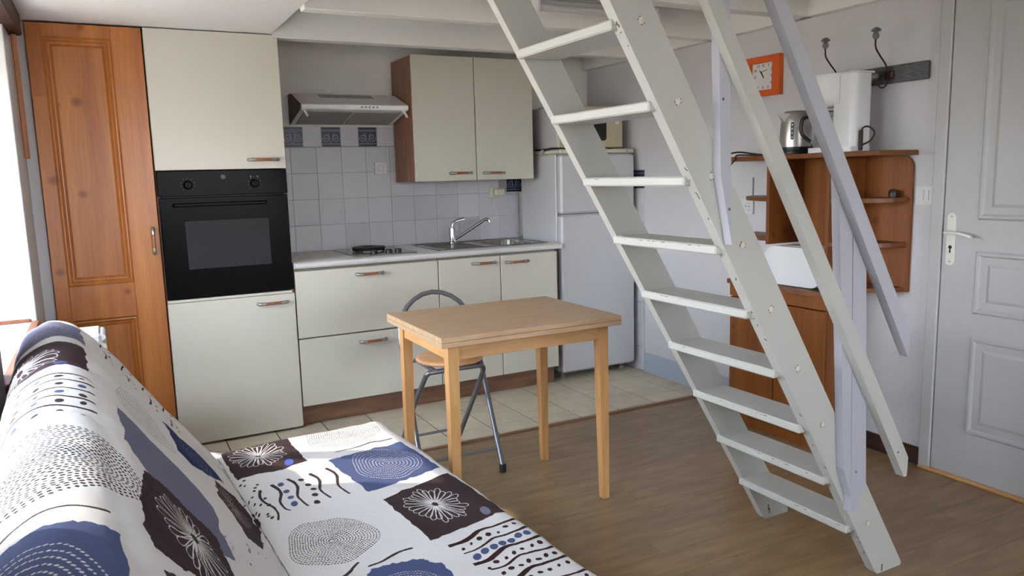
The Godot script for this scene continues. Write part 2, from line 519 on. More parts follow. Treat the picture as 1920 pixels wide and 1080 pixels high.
# ==================================================================== the room
func shell():
	# walls: every wall is a body with its tiles as parts
	var wb := setting("wall_back", "back wall behind the kitchen units, plastered above its white square tiles")
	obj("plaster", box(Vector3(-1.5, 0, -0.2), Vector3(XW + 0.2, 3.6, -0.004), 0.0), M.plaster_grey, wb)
	obj("tile_joints", box(Vector3(0.0, 0.8, -0.004), Vector3(1.54, 1.473, 0.0012), 0.0), M.joint, wb)
	var r := RandomNumberGenerator.new()
	r.seed = 4
	for row in 4:
		for col in 11:
			if row == 3 and col >= 7 or row == 2 and col >= 10: continue
			wall_tile(wb, Vector3(0.0005 + 0.148 * col, 0.868 + 0.151 * row, 0.0015), 0.1465, 0.1495, "wall_tile_%d" % r.randi_range(0, 2))
	for k in 8:
		frieze(wb, Vector3(0.003 + 0.1105 * k, 1.4735, 0.0015), k % 2 == 0)
	frieze(wb, Vector3(1.541, 1.1715, 0.0015), false)
	frieze(wb, Vector3(1.652, 1.1715, 0.0015), true)
	var wr := setting("wall_right", "white wall on the right with clock, coat hooks and shelves")
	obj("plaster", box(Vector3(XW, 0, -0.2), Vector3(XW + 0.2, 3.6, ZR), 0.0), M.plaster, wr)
	for row in 8:
		var t := obj("tile", box(Vector3(XW - 0.007, 0.012 + 0.1455 * row, 0.49), Vector3(XW + 0.001, 0.012 + 0.1455 * row + 0.143, 0.637), 0.0015), M.wall_tile_0, wr)
	var fz := frieze(wr, Vector3(XW - 0.0015, 1.176, 0.637), false)
	fz.rotation.y = -PI / 2
	fz.position = Vector3(XW - 0.0015, 1.178, 0.527)
	var wl := setting("wall_left", "white wall on the left with the window openings")
	var st := sb()
	var x0 := -1.45
	for b in [[0.0, 3.6, -0.2, 0.95], [0.0, 0.735, 0.95, 2.1], [1.95, 3.6, 0.95, 2.1], [0.0, 3.6, 2.1, 2.5], [0.0, 0.735, 2.5, 3.45], [1.95, 3.6, 2.5, 3.45], [0.0, 3.6, 3.45, ZR]]:
		bx(st, Vector3(x0, b[0], b[2]), Vector3(XL, b[1], b[3]), 0.0)
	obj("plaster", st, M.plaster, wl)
	var wz := setting("wall_rear", "plain white wall behind the viewpoint")
	var zt := sb()
	for b in [[x0, -0.5, 0.0, 3.6], [1.9, XW + 0.2, 0.0, 3.6], [-0.5, 1.9, 0.0, 0.85], [-0.5, 1.9, 1.95, 3.6]]:
		bx(zt, Vector3(b[0], b[2], ZR), Vector3(b[1], b[3], ZR + 0.2), 0.0)
	obj("plaster", zt, M.plaster, wz)
	var w3 := setting("window_3", "unseen window in the rear wall, placed to light faces turned to the viewpoint")  # out of view, placed to light kitchen and stair faces from behind
	var fr := sb()
	for b in [[-0.5, -0.44, 0.85, 1.95], [1.84, 1.9, 0.85, 1.95], [0.67, 0.73, 0.85, 1.95], [-0.5, 1.9, 0.85, 0.91], [-0.5, 1.9, 1.89, 1.95]]:
		bx(fr, Vector3(b[0], b[2], ZR + 0.12), Vector3(b[1], b[3], ZR + 0.17), 0.003)
	obj("frame", fr, M.stair_paint, w3)
	for b in [[-0.44, 0.67], [0.73, 1.84]]:
		obj("pane", box(Vector3(b[0], 0.91, ZR + 0.143), Vector3(b[1], 1.89, ZR + 0.147), 0.0), M.pane, w3)

	tag(obj("ceiling", box(Vector3(x0, 3.6, -0.2), Vector3(XW + 0.2, 3.75, ZR + 0.2), 0.0), M.ceiling_white), "roof lining far above the stair opening", "", "", "structure")

	# floor: pale tiles before the kitchen, brown laminate planks elsewhere
	var fl := setting("floor", "floor of cream tiles by the kitchen and brown laminate planks")
	obj("slab", box(Vector3(x0, -0.15, -0.2), Vector3(XW + 0.2, -0.0022, ZR + 0.2), 0.0), M.joint_dark, fl)
	var tm := {}
	for i in 15:
		for j in 6:
			var xa := -1.115 + 0.2435 * i
			var za := 0.6065 + 0.1212 * j - (0.0 if j < 6 else 0.0)
			var xb := minf(xa + 0.2385, XW - 0.001)
			xa = maxf(xa, XL)
			if xb - xa < 0.01: continue
			var zb := minf(za + 0.1165, 1.243)
			tile_piece(fl, "tile", Vector3((xa + xb) / 2, 0, (za + zb) / 2), xb - xa, zb - za, "floor_tile_%d" % r.randi_range(0, 3))
	for i in 15:     # the row that runs in under the units
		var xa := maxf(-1.115 + 0.2435 * i, XL)
		var xb := minf(-1.115 + 0.2435 * i + 0.2395, XW - 0.001)
		if xb - xa < 0.01: continue
		tile_piece(fl, "tile", Vector3((xa + xb) / 2, 0, 0.542), xb - xa, 0.1225, "floor_tile_%d" % r.randi_range(0, 3))
		tile_piece(fl, "tile", Vector3((xa + xb) / 2, 0, 0.24), xb - xa, 0.476, "floor_tile_%d" % r.randi_range(0, 3))
	var z := 1.266
	var row := 0
	while z < ZR:
		var zb := minf(z + 0.134, ZR)
		var x = XL - [0.0, 0.52, 0.93, 0.27, 0.71][row % 5]
		while x < XW:
			var xa := maxf(x, XL)
			var xb := minf(x + 1.28, XW)
			if xb - xa > 0.02:
				tile_piece(fl, "plank", Vector3((xa + xb) / 2, 0, (z + zb) / 2), xb - xa - 0.0006, zb - z - 0.0006, "laminate_%d" % r.randi_range(0, 5))
			x += 1.28
		z = zb
		row += 1
	var t1 := box(Vector3(XL, -0.006, 1.243), Vector3(XW, 0.008, 1.268), 0.004)
	tag(obj("trim_1", t1, M.brown_wood_x), "thin brown threshold strip between the cream tiles and the laminate", "", "", "structure")

	# ceilings: the low white one on the left, the boards over the kitchen with white beams below
	var c := setting("ceiling", "white ceiling, low over the left side, with white beams over the kitchen")
	obj("low_ceiling", box(Vector3(x0, 1.987, -0.1), Vector3(-0.03, 2.15, ZR), 0.0), M.ceiling_white, c)
	obj("boards", box(Vector3(-0.03, 2.11, -0.1), Vector3(XW + 0.02, 2.15, 2.48), 0.0), M.beam_white, c)
	for q in [[0.52, 0.60], [1.215, 1.285], [1.84, 1.92], [2.40, 2.48]]:
		obj("beam", box(Vector3(-0.03, YB, q[0]), Vector3(XW, 2.112, q[1]), 0.004), M.beam_white, c)
	obj("wall_plate", box(Vector3(XW - 0.045, YB, 0.0), Vector3(XW + 0.01, 2.112, ZR), 0.003), M.beam_white, c)
	# skirtings
	tag(obj("baseboard_right", box(Vector3(XW - 0.012, 0, 0.642), Vector3(XW, 0.127, 1.70), 0.002), M.skirting_blue), "pale blue-grey skirting board between fridge and pine cabinet", "", "", "structure")
	tag(obj("baseboard_right_001", box(Vector3(XW - 0.012, 0, 2.26), Vector3(XW, 0.077, 2.553), 0.002), M.skirting_brown), "dark brown skirting board between pine cabinet and white door", "", "", "structure")

func wall_tile(parent: Node, at: Vector3, w: float, h: float, m: String):
	var key := "w%f_%f" % [w, h]
	if not tilemesh.has(key):
		tilemesh[key] = box(Vector3(0, 0, -0.003), Vector3(w, h, 0.0025), 0.0012).commit()
	var o := put("tile", tilemesh[key], M[m], parent)
	o.position = at

func frieze(parent: Node, at: Vector3, plain: bool) -> MeshInstance3D:
	if plain:
		var key := "frieze_plain"
		if not tilemesh.has(key):
			tilemesh[key] = box(Vector3(0, 0, -0.003), Vector3(0.1085, 0.112, 0.0025), 0.0012).commit()
		var o := put("frieze_tile", tilemesh[key], M.wall_tile_1, parent)
		o.position = at
		return o
	if not tilemesh.has("frieze"):
		var st := sb()
		var h := 0.112
		var w := 0.1085
		var V := [Vector3(0, 0, 0.0025), Vector3(w, 0, 0.0025), Vector3(w, h, 0.0025), Vector3(0, h, 0.0025)]
		var U := [Vector2(0, 1), Vector2(1, 1), Vector2(1, 0), Vector2(0, 0)]
		for i in [0, 2, 1, 0, 3, 2]:
			st.set_normal(Vector3(0, 0, 1))
			st.set_uv(U[i])
			st.add_vertex(V[i])
		for q in [[0, 1, Vector3(0, -1, 0)], [1, 2, Vector3(1, 0, 0)], [2, 3, Vector3(0, 1, 0)], [3, 0, Vector3(-1, 0, 0)]]:
			var a: Vector3 = V[q[0]]
			var b: Vector3 = V[q[1]]
			var d := Vector3(0, 0, -0.0055)
			for p in [a, b, b + d, a, b + d, a + d]:
				st.set_normal(q[2])
				st.set_uv(Vector2(0.01, 0.99))
				st.add_vertex(p)
		tilemesh["frieze"] = st.commit()
	var o2 := put("frieze_tile", tilemesh["frieze"], M.blue_pattern, parent)
	o2.position = at
	return o2

func tile_piece(parent: Node, called: String, at: Vector3, w: float, d: float, m: String):
	var key := "f%.4f_%.4f" % [w, d]
	if not tilemesh.has(key):
		tilemesh[key] = box(Vector3(-w / 2, -0.008, -d / 2), Vector3(w / 2, 0, d / 2), 0.0008 if called == "plank" else 0.0015).commit()
	var o := put(called, tilemesh[key], M[m], parent)
	o.position = at

func openings():
	# window 1, beside the old wooden door
	var n := 1
	for w in [[0.95, 2.1], [2.5, 3.45]]:  # the second is out of view, placed to light sofa bed and right wall
		var o := setting("window_%d" % n, ["left window beside the wooden door, deep white reveal and curtain", "unseen second left window, placed to light sofa bed and right wall, with an added sun blocker outside"][n - 1])
		var fr := sb()
		var za: float = w[0]
		var zb: float = w[1]
		for q in [[0.735, 0.80, za, zb], [1.62 if n == 1 else 1.885, 1.68 if n == 1 else 1.95, za, zb], [0.735, 1.95, za, za + 0.055], [0.735, 1.95, zb - 0.055, zb], [0.735, 1.95, (za + zb) / 2 - 0.03, (za + zb) / 2 + 0.03]]:
			bx(fr, Vector3(-1.45, q[0], q[2]), Vector3(-1.40, q[1], q[3]), 0.003)
		obj("frame", fr, M.stair_paint, o)
		for s in 2:
			var a: float = za + 0.055 if s == 0 else (za + zb) / 2 + 0.03
			var b: float = (za + zb) / 2 - 0.03 if s == 0 else zb - 0.055
			obj("pane", box(Vector3(-1.427, 0.80, a), Vector3(-1.423, 1.62 if n == 1 else 1.885, b), 0.0), M.pane, o)
		if n == 2: obj("added_sun_blocker", box(Vector3(-2.75, 0.70, za - 0.045), Vector3(-1.455, 2.0, za - 0.005), 0.004), M.door_white, o)  # added leaf outside, keeps direct sun off the near part of the seat
		if n == 1: obj("added_head_blocker", box(Vector3(-1.45, 1.68, za + 0.001), Vector3(-1.36, 1.95, zb - 0.001), 0.004), M.reveal_white, o)  # added box under the window head, stops sun reaching the floor
		obj("sill", box(Vector3(-1.45, 0.735, za), Vector3(XL - 0.012, 0.747, zb), 0.002), M.reveal_white, o)
		obj("sill_edge", box(Vector3(XL - 0.02, 0.655, za), Vector3(XL + 0.012, 0.752, zb), 0.004), M.sill_wood, o)
		obj("reveal_lining", box(Vector3(-1.40, 0.747, za - 0.001), Vector3(XL - 0.003, 1.949, za + 0.004), 0.0), M.reveal_white, o)
		obj("reveal_bead", box(Vector3(-1.40, 0.747, za), Vector3(XL - 0.02, 0.762, za + 0.012), 0.003), M.sill_wood, o)
		n += 1
	tag(obj("trim_2", box(Vector3(XL - 0.03, 1.90, 0.70), Vector3(XL + 0.045, 1.987, 3.5), 0.006), M.dark_wood), "dark wooden lintel beam over the left windows", "", "", "structure")
	var rod := sb()
	bx(rod, Vector3(-1.092, 1.40, 0.742), Vector3(-1.072, 1.90, 0.758), 0.004)
	tag(obj("wooden_strip", rod, M.strip_wood), "narrow orange-brown wooden strip hanging beside the left window", "strip")
	# curtain gathered in the near part of window 1
	var cs := sb()
	var cols := 50
	var pts := []
	for i in cols + 1:
		var t := float(i) / cols
		pts.append(Vector2(-1.145 + 0.022 * sin(t * 26.0) + 0.012 * sin(t * 9.0), 1.95 + 0.14 * t))
	for i in cols:
		var a: Vector2 = pts[i]
		var b: Vector2 = pts[i + 1]
		var nn := Vector3(b.y - a.y, 0, -(b.x - a.x)).normalized()
		face(cs, [Vector3(a.x, 0.755, a.y), Vector3(b.x, 0.755, b.y), Vector3(b.x, 1.90, b.y), Vector3(a.x, 1.90, a.y)], nn)
		face(cs, [Vector3(a.x, 0.755, a.y) - nn * 0.002, Vector3(b.x, 0.755, b.y) - nn * 0.002, Vector3(b.x, 1.90, b.y) - nn * 0.002, Vector3(a.x, 1.90, a.y) - nn * 0.002], -nn)
	tag(obj("curtain", cs, M.curtain_cloth), "pale lilac curtain gathered at the near side of the left window", "curtain")

	# old wooden panelled door at the left end of the kitchen
	var d := setting("door_1", "old varnished orange-brown wooden door with two recessed panels", Vector3(-1.051, 0.006, 0.56))
	var w := 0.447
	var H := 1.972
	obj("jamb", box(Vector3(-0.049, 0, -0.1), Vector3(-0.004, H + 0.008, 0.004), 0.002), M.plaster, d)
	for q in [[0.0, 0.058, 0.0, H, "stile"], [0.322, w, 0.0, H, "stile"], [0.058, 0.322, 1.915, H, "rail"], [0.058, 0.322, 0.672, 0.83, "rail"], [0.058, 0.322, 0.0, 0.12, "rail"]]:
		obj(q[4], box(Vector3(q[0], q[2], 0.002), Vector3(q[1], q[3], 0.04), 0.002), M.pine_frame, d)
	for q in [[0.83, 1.915], [0.12, 0.672]]:
		obj("panel", box(Vector3(0.05, q[0] - 0.01, 0.002), Vector3(0.33, q[1] + 0.01, 0.013), 0.0), M.pine, d)
		var mo := sb()
		var a := Vector2(0.058, q[0])
		var b := Vector2(0.322, q[1])
		mouldings(mo, a, b, [[0.0, 0.006, 0.040, 0.034], [0.006, 0.011, 0.034, 0.0345], [0.011, 0.022, 0.0345, 0.024], [0.022, 0.026, 0.024, 0.0235], [0.026, 0.037, 0.0235, 0.013]], Transform3D.IDENTITY)
		obj("moulding", mo, M.pine_frame, d)
	handle(d, Vector3(0.420, 1.015, 0.04), 0.115, true)

	# white panelled door on the right wall
	var e := setting("door_2", "white panelled door with lever handle at the right edge", Vector3(XW, 0, 2.553))
	var fr2 := sb()
	bx(fr2, Vector3(-0.022, 0, 0.0), Vector3(0.0, 2.10, 0.05), 0.004)
	bx(fr2, Vector3(-0.022, 2.05, 0.0), Vector3(0.0, 2.10, 0.93), 0.004)
	bx(fr2, Vector3(-0.022, 0, 0.88), Vector3(0.0, 2.10, 0.93), 0.004)
	obj("frame", fr2, M.door_white, e)
	obj("leaf", box(Vector3(-0.014, 0.012, 0.053), Vector3(0.0, 2.047, 0.877), 0.002), M.door_white, e)
	for q in [[1.06, 1.92], [0.69, 0.94], [0.20, 0.60]]:
		var pm := sb()
		var lo := Vector2(0.19, q[0])
		var hi := Vector2(0.74, q[1])
		var wf := Transform3D(Basis(Vector3(0, 0, 1), Vector3(0, 1, 0), Vector3(-1, 0, 0)), Vector3.ZERO)
		mouldings(pm, lo, hi, [[0.0, 0.008, 0.014, 0.0205], [0.008, 0.016, 0.0205, 0.0205], [0.016, 0.026, 0.0205, 0.0125], [0.026, 0.045, 0.0125, 0.0125], [0.045, 0.062, 0.0125, 0.0185]], wf)
		face(pm, [wf * Vector3(lo.x + 0.062, lo.y + 0.062, 0.0185), wf * Vector3(hi.x - 0.062, lo.y + 0.062, 0.0185), wf * Vector3(hi.x - 0.062, hi.y - 0.062, 0.0185), wf * Vector3(lo.x + 0.062, hi.y - 0.062, 0.0185)], Vector3(-1, 0, 0))
		obj("panel", pm, M.door_white, e)
	var hp := sb()
	var fx := Transform3D(Basis(Vector3(0, 0, 1), Vector3(0, 1, 0), Vector3(-1, 0, 0)), Vector3(-0.014, 0, 0))
	prism(hp, rrect(0.073, 0.875, 0.108, 1.085, 0.016), 0.0, 0.007, fx, true)
	var hpo := obj("handle_plate", hp, M.door_handle_white, e)
	var lv := sb()
	tube(lv, [Vector3(-0.015, 1.008, 0.091), Vector3(-0.055, 1.008, 0.091)], 0.009)
	tube(lv, smooth_line([Vector3(-0.052, 1.008, 0.083), Vector3(-0.058, 1.008, 0.12), Vector3(-0.056, 1.004, 0.16), Vector3(-0.054, 0.994, 0.195)]), 0.0085, 10, 0.75)
	obj("lever", lv, M.door_handle_white, e)
	var kh := sb()
	prism(kh, disc(0.09, 0.948, 0.0075, 0.0075, 14), 0.0066, 0.0078, fx)
	prism(kh, PackedVector2Array([Vector2(0.0865, 0.925), Vector2(0.0935, 0.925), Vector2(0.0925, 0.948), Vector2(0.0875, 0.948)]), 0.0066, 0.0078, fx)
	obj("keyhole", kh, M.shadow_gap, e)
	for yy in [1.07, 0.89]:
		var sc := sb()
		prism(sc, disc(0.09, yy, 0.0045, 0.0045, 10), 0.0066, 0.0085, fx)
		obj("screw", sc, M.pewter, e)
	tag(obj("trim_3", box(Vector3(XW - 0.035, 0, 2.56), Vector3(XW, 0.012, 3.5), 0.003), M.beech_z), "pale wooden threshold under the white door", "", "", "structure")

# bow handle: pewter ends, wooden grip. Lies along x (or y when upright) on a front that faces +z
func handle(parent: Node, at: Vector3, w := 0.128, upright := false):
	var dir := Vector3(0, 1, 0) if upright else Vector3(1, 0, 0)
	var g := sb()
	tube(g, [at - dir * w * 0.28 + Vector3(0, 0, 0.026), at + Vector3(0, 0, 0.028), at + dir * w * 0.28 + Vector3(0, 0, 0.026)], 0.0072, 10)
	obj("handle", g, M.handle_wood, parent)
	for s in [-1.0, 1.0]:
		var e := sb()
		tube(e, smooth_line([at + dir * s * w * 0.27 + Vector3(0, 0, 0.026), at + dir * s * w * 0.42 + Vector3(0, 0, 0.024), at + dir * s * w * 0.5 + Vector3(0, 0, 0.014), at + dir * s * w * 0.5 + Vector3(0, 0, -0.002)], 4), 0.0085, 10)
		obj("handle_end", e, M.pewter, parent)

func kitchen():
	# ---- tall unit that houses the oven
	var t := thing("tall_cabinet", "tall cream cabinet housing the black oven beside the wooden door", "cabinet", Vector3(-0.6, 0, 0.0))
	var c := sb()
	bx(c, Vector3(0.0, 0, 0.0), Vector3(0.018, 1.98, 0.577))
	bx(c, Vector3(0.582, 0, 0.0), Vector3(0.599, 1.98, 0.577))
	bx(c, Vector3(0.0, 1.962, 0.0), Vector3(0.599, 1.98, 0.577))
	bx(c, Vector3(0.018, 0.005, 0.0), Vector3(0.582, 1.962, 0.012))
	obj("carcass", c, M.brown_wood_y, t)
	obj("shelf", box(Vector3(0.004, 0.7185, 0.012), Vector3(0.585, 0.7305, 0.598), 0.001), M.cabinet_cream, t)
	obj("shelf", box(Vector3(0.018, 1.343, 0.012), Vector3(0.582, 1.358, 0.576), 0.001), M.carcass, t)
	var dl := obj("door", box(Vector3(0.003, 0.012, 0.579), Vector3(0.597, 0.716, 0.598)), M.cabinet_cream, t)
	handle(dl, Vector3(0.487, 0.676, 0.597), 0.142)
	var du := obj("door", box(Vector3(0.003, 1.344, 0.579), Vector3(0.597, 1.982, 0.598)), M.cabinet_cream, t)
	handle(du, Vector3(0.490, 1.387, 0.597), 0.138)
	# ---- built-in oven
	var o := thing("oven", "black built-in oven with dark glass door in the tall cream cabinet", "oven", Vector3(-0.58, 0.7315, 0.02))
	obj("body", box(Vector3(0.0, 0.003, 0.0), Vector3(0.56, 0.605, 0.555)), M.oven_trim, o)
	obj("control_panel", box(Vector3(-0.015, 0.49, 0.557), Vector3(0.576, 0.609, 0.581), 0.003), M.oven_black, o)
	for x in [0.117, 0.42]:
		var k := sb()
		lathe(k, [Vector2(0.0, 0.02), Vector2(0.014, 0.02), Vector2(0.0165, 0.017), Vector2(0.019, 0.004), Vector2(0.021, 0.0)], ft(Vector3(0, 0, 1), Vector3(x, 0.542, 0.581)))
		bx(k, Vector3(x - 0.004, 0.524, 0.585), Vector3(x + 0.004, 0.56, 0.607), 0.002)
		obj("knob", k, M.oven_black, o)
		var mk := sb()
		for a in 9:
			var an := PI * (1.25 - 1.5 * a / 8.0)
			bx(mk, Vector3(x + 0.031 * cos(an) - 0.0012, 0.542 + 0.031 * sin(an) - 0.0012, 0.5805), Vector3(x + 0.031 * cos(an) + 0.0012, 0.542 + 0.031 * sin(an) + 0.0012, 0.5815), 0.0)
		obj("dial_marks", mk, M.print_grey, o).set_meta("kind", "stuff")
	var em := sb()
	for i in 20:
		var a := TAU * i / 20.0
		bx(em, Vector3(0.277 + 0.009 * cos(a) - 0.001, 0.577 + 0.009 * sin(a) - 0.001, 0.5805), Vector3(0.277 + 0.009 * cos(a) + 0.001, 0.577 + 0.009 * sin(a) + 0.001, 0.5816), 0.0)
	for q in [[-0.004, -0.005, -0.002, 0.005], [0.002, -0.005, 0.004, 0.005], [-0.004, -0.001, 0.004, 0.001]]:
		bx(em, Vector3(0.277 + q[0], 0.577 + q[1], 0.5805), Vector3(0.277 + q[2], 0.577 + q[3], 0.5816), 0.0)
	obj("emblem", em, M.print_grey, o)
	for x in [0.405, 0.436]:
		var ld := sb()
		lathe(ld, [Vector2(0.0, 0.0012), Vector2(0.003, 0.0012), Vector2(0.003, 0.0)], ft(Vector3(0, 0, 1), Vector3(x, 0.576, 0.581)), 10)
		obj("indicator", ld, M.print_grey, o)
	var dd := obj("door", box(Vector3(-0.013, 0.004, 0.557), Vector3(0.574, 0.484, 0.578), 0.003), M.oven_black, o)
	obj("window", box(Vector3(0.091, 0.142, 0.5775), Vector3(0.475, 0.372, 0.5792), 0.001), M.oven_glass, dd)
	var gh := sb()
	bx(gh, Vector3(0.045, 0.440, 0.588), Vector3(0.47, 0.458, 0.606), 0.005)
	for x in [0.06, 0.44]:
		bx(gh, Vector3(x, 0.442, 0.577), Vector3(x + 0.016, 0.456, 0.592), 0.002)
	obj("handle", gh, M.oven_black, dd)
	# ---- base units, plinth, worktop
	var b := thing("drawer_cabinet", "cream base cabinet with two wide drawers under the hob", "cabinet", Vector3(0.003, 0, 0.0))
	base_carcass(b, 0.784)
	var f1 := obj("drawer", box(Vector3(0.001, 0.475, 0.579), Vector3(0.783, 0.822, 0.598)), M.cabinet_cream, b)
	handle(f1, Vector3(0.392, 0.784, 0.597), 0.142)
	var f2 := obj("drawer", box(Vector3(0.001, 0.113, 0.579), Vector3(0.783, 0.468, 0.598)), M.cabinet_cream, b)
	handle(f2, Vector3(0.392, 0.421, 0.597), 0.142)
	var s := thing("sink_cabinet", "cream base cabinet with two narrow doors under the sink", "cabinet", Vector3(0.790, 0, 0.0))
	base_carcass(s, 0.768)
	var s1 := obj("door", box(Vector3(0.001, 0.113, 0.579), Vector3(0.384, 0.822, 0.598)), M.cabinet_cream, s)
	handle(s1, Vector3(0.279, 0.788, 0.597), 0.142)
	var s2 := obj("door", box(Vector3(0.389, 0.113, 0.579), Vector3(0.767, 0.822, 0.598)), M.cabinet_cream, s)
	handle(s2, Vector3(0.493, 0.780, 0.597), 0.138)
	tag(obj("plinth", box(Vector3(0.0, 0.002, 0.525), Vector3(1.555, 0.109, 0.543), 0.001), M.brown_wood_x), "brown wooden plinth along the foot of the base cabinets", "plinth")
	# worktop with openings for sink bowl; front edge rounded
	var w := sb()
	var fz := Transform3D(Basis(Vector3(0, 0, 1), Vector3(0, 1, 0), Vector3(-1, 0, 0)), Vector3.ZERO)   # local x = z, extruded along -x
	var prof := PackedVector2Array([Vector2(0.003, 0.837), Vector2(0.612, 0.837), Vector2(0.618, 0.840), Vector2(0.621, 0.846), Vector2(0.621, 0.857), Vector2(0.618, 0.863), Vector2(0.611, 0.867), Vector2(0.003, 0.867)])
	prism(w, prof, -1.20, -0.002, fz, true)
	prism(w, prof, -1.585, -1.47, fz, true)
	prism(w, PackedVector2Array([Vector2(0.47, 0.837), Vector2(0.612, 0.837), Vector2(0.618, 0.840), Vector2(0.621, 0.846), Vector2(0.621, 0.857), Vector2(0.618, 0.863), Vector2(0.611, 0.867), Vector2(0.47, 0.867)]), -1.47, -1.20, fz, true)
	prism(w, PackedVector2Array([Vector2(0.003, 0.837), Vector2(0.16, 0.837), Vector2(0.16, 0.867), Vector2(0.003, 0.867)]), -1.47, -1.20, fz, true)
	tag(obj("worktop", w, M.worktop), "speckled off-white worktop running over the base cabinets", "worktop")
	# ---- sink
	var k := thing("sink", "stainless steel inset sink with drainer at the worktop's right end", "sink", Vector3(0, 0.867, 0))
	var rim := sb()
	for q in [[0.825, 0.095, 1.205, 0.520], [1.205, 0.095, 1.465, 0.165], [1.205, 0.465, 1.465, 0.520], [1.465, 0.095, 1.545, 0.520]]:
		bx(rim, Vector3(q[0], 0.0003, q[1]), Vector3(q[2], 0.0035, q[3]), 0.0)
	for q in [[0.825, 0.095, 1.545, 0.105], [0.825, 0.51, 1.545, 0.52], [0.825, 0.095, 0.835, 0.52], [1.535, 0.095, 1.545, 0.52]]:
		bx(rim, Vector3(q[0], 0.0003, q[1]), Vector3(q[2], 0.0065, q[3]), 0.003)
	obj("rim", rim, M.stainless, k)
	var rb := sb()
	for i in 8:
		bx(rb, Vector3(0.87, 0.003, 0.17 + 0.04 * i), Vector3(1.13, 0.0062, 0.182 + 0.04 * i), 0.003)
	obj("drainer_ribs", rb, M.stainless, k).set_meta("kind", "stuff")
	var bo := sb()
	var top := rrect(1.203, 0.163, 1.467, 0.467, 0.06)
	var bot := rrect(1.225, 0.185, 1.445, 0.445, 0.06)
	for i in top.size():
		var j := (i + 1) % top.size()
		var nn := Vector3(1.335 - top[i].x, 0.2, 0.315 - top[i].y).normalized()
		face(bo, [Vector3(top[i].x, 0.003, top[i].y), Vector3(top[j].x, 0.003, top[j].y), Vector3(bot[j].x, -0.14, bot[j].y), Vector3(bot[i].x, -0.14, bot[i].y)], nn)
	var fl := []
	for q in bot: fl.append(Vector3(q.x, -0.14, q.y))
	face(bo, fl, Vector3.UP)
	obj("bowl", bo, M.stainless, k)
	# ---- mixer tap
	var f := thing("faucet", "chrome single lever mixer tap behind the steel sink", "faucet", Vector3(1.08, 0.871, 0.135))
	var fb := sb()
	lathe(fb, [Vector2(0.027, 0.0), Vector2(0.027, 0.006), Vector2(0.021, 0.012), Vector2(0.021, 0.085), Vector2(0.019, 0.096), Vector2(0.0, 0.10)])
	obj("body", fb, M.chrome, f)
	var fs := sb()
	tube(fs, smooth_line([Vector3(0.01, 0.022, 0.004), Vector3(0.06, 0.05, 0.02), Vector3(0.15, 0.112, 0.06), Vector3(0.19, 0.138, 0.075), Vector3(0.212, 0.138, 0.084), Vector3(0.216, 0.122, 0.086)]), 0.0105, 12)
	obj("spout", fs, M.chrome, f)
	var fv := sb()
	tube(fv, smooth_line([Vector3(0.0, 0.086, 0), Vector3(0.004, 0.118, 0.002), Vector3(0.03, 0.137, 0.01), Vector3(0.075, 0.146, 0.02)]), 0.014, 12, 0.6)
	obj("lever", fv, M.chrome, f)
	# ---- hob
	var h := thing("hob", "small electric hob with one round hotplate and three knobs", "hob", Vector3(0.34, 0.867, 0.09))
	obj("steel_top", box(Vector3(0.0, 0.0003, 0.0), Vector3(0.35, 0.008, 0.45), 0.004), M.stainless, h)
	var hr := sb()
	lathe(hr, [Vector2(0.105, 0.008), Vector2(0.102, 0.013), Vector2(0.094, 0.014)], Transform3D(Basis(), Vector3(0.155, 0, 0.19)), 32)
	obj("hotplate_ring", hr, M.chrome, h)
	var hp := sb()
	lathe(hp, [Vector2(0.090, 0.008), Vector2(0.095, 0.026), Vector2(0.091, 0.030), Vector2(0.03, 0.030), Vector2(0.026, 0.027), Vector2(0.0, 0.027)], Transform3D(Basis(), Vector3(0.155, 0, 0.19)), 32)
	obj("hotplate", hp, M.cast_iron, h)
	for q in [Vector2(0.115, 0.415), Vector2(0.20, 0.412), Vector2(0.255, 0.41)]:
		var kn := sb()
		lathe(kn, [Vector2(0.019, 0.008), Vector2(0.018, 0.026), Vector2(0.015, 0.029), Vector2(0.0, 0.029)], Transform3D(Basis(), Vector3(q.x, 0, q.y)))
		obj("knob", kn, M.black_plastic, h)
	# ---- wall cupboard
	var u := thing("wall_cabinet", "cream two-door wall cabinet with brown side above the sink", "cabinet", Vector3(0.775, 1.255, 0.005))
	var cc := sb()
	bx(cc, Vector3(0.0, 0.0, 0.0), Vector3(0.018, 0.711, 0.323))
	bx(cc, Vector3(0.76, 0.0, 0.0), Vector3(0.778, 0.711, 0.323))
	bx(cc, Vector3(0.018, 0.0, 0.0), Vector3(0.76, 0.018, 0.323))
	bx(cc, Vector3(0.018, 0.693, 0.0), Vector3(0.76, 0.711, 0.323))
	bx(cc, Vector3(0.018, 0.018, 0.0), Vector3(0.76, 0.693, 0.012))
	obj("carcass", cc, M.brown_wood_y, u)
	var u1 := obj("door", box(Vector3(0.001, 0.001, 0.325), Vector3(0.386, 0.712, 0.343)), M.cabinet_cream_upper, u)
	handle(u1, Vector3(0.281, 0.045, 0.342), 0.132)
	var u2 := obj("door", box(Vector3(0.391, 0.001, 0.325), Vector3(0.777, 0.712, 0.343)), M.cabinet_cream_upper, u)
	handle(u2, Vector3(0.501, 0.042, 0.342), 0.132)
	# ---- cooker hood
	var v := thing("range_hood", "slim white cooker hood on the wall above the hob", "cooker hood", Vector3(0.155, 1.597, 0.003))
	var side := PackedVector2Array([Vector2(0.0, 0.0), Vector2(0.27, 0.060), Vector2(0.30, 0.064), Vector2(0.305, 0.072), Vector2(0.305, 0.088), Vector2(0.295, 0.094), Vector2(0.075, 0.168), Vector2(0.0, 0.168)])
	var hv := sb()
	prism(hv, side, -0.608, -0.004, fz)
	obj("housing", hv, M.hood_white, v)
	var hs := sb()
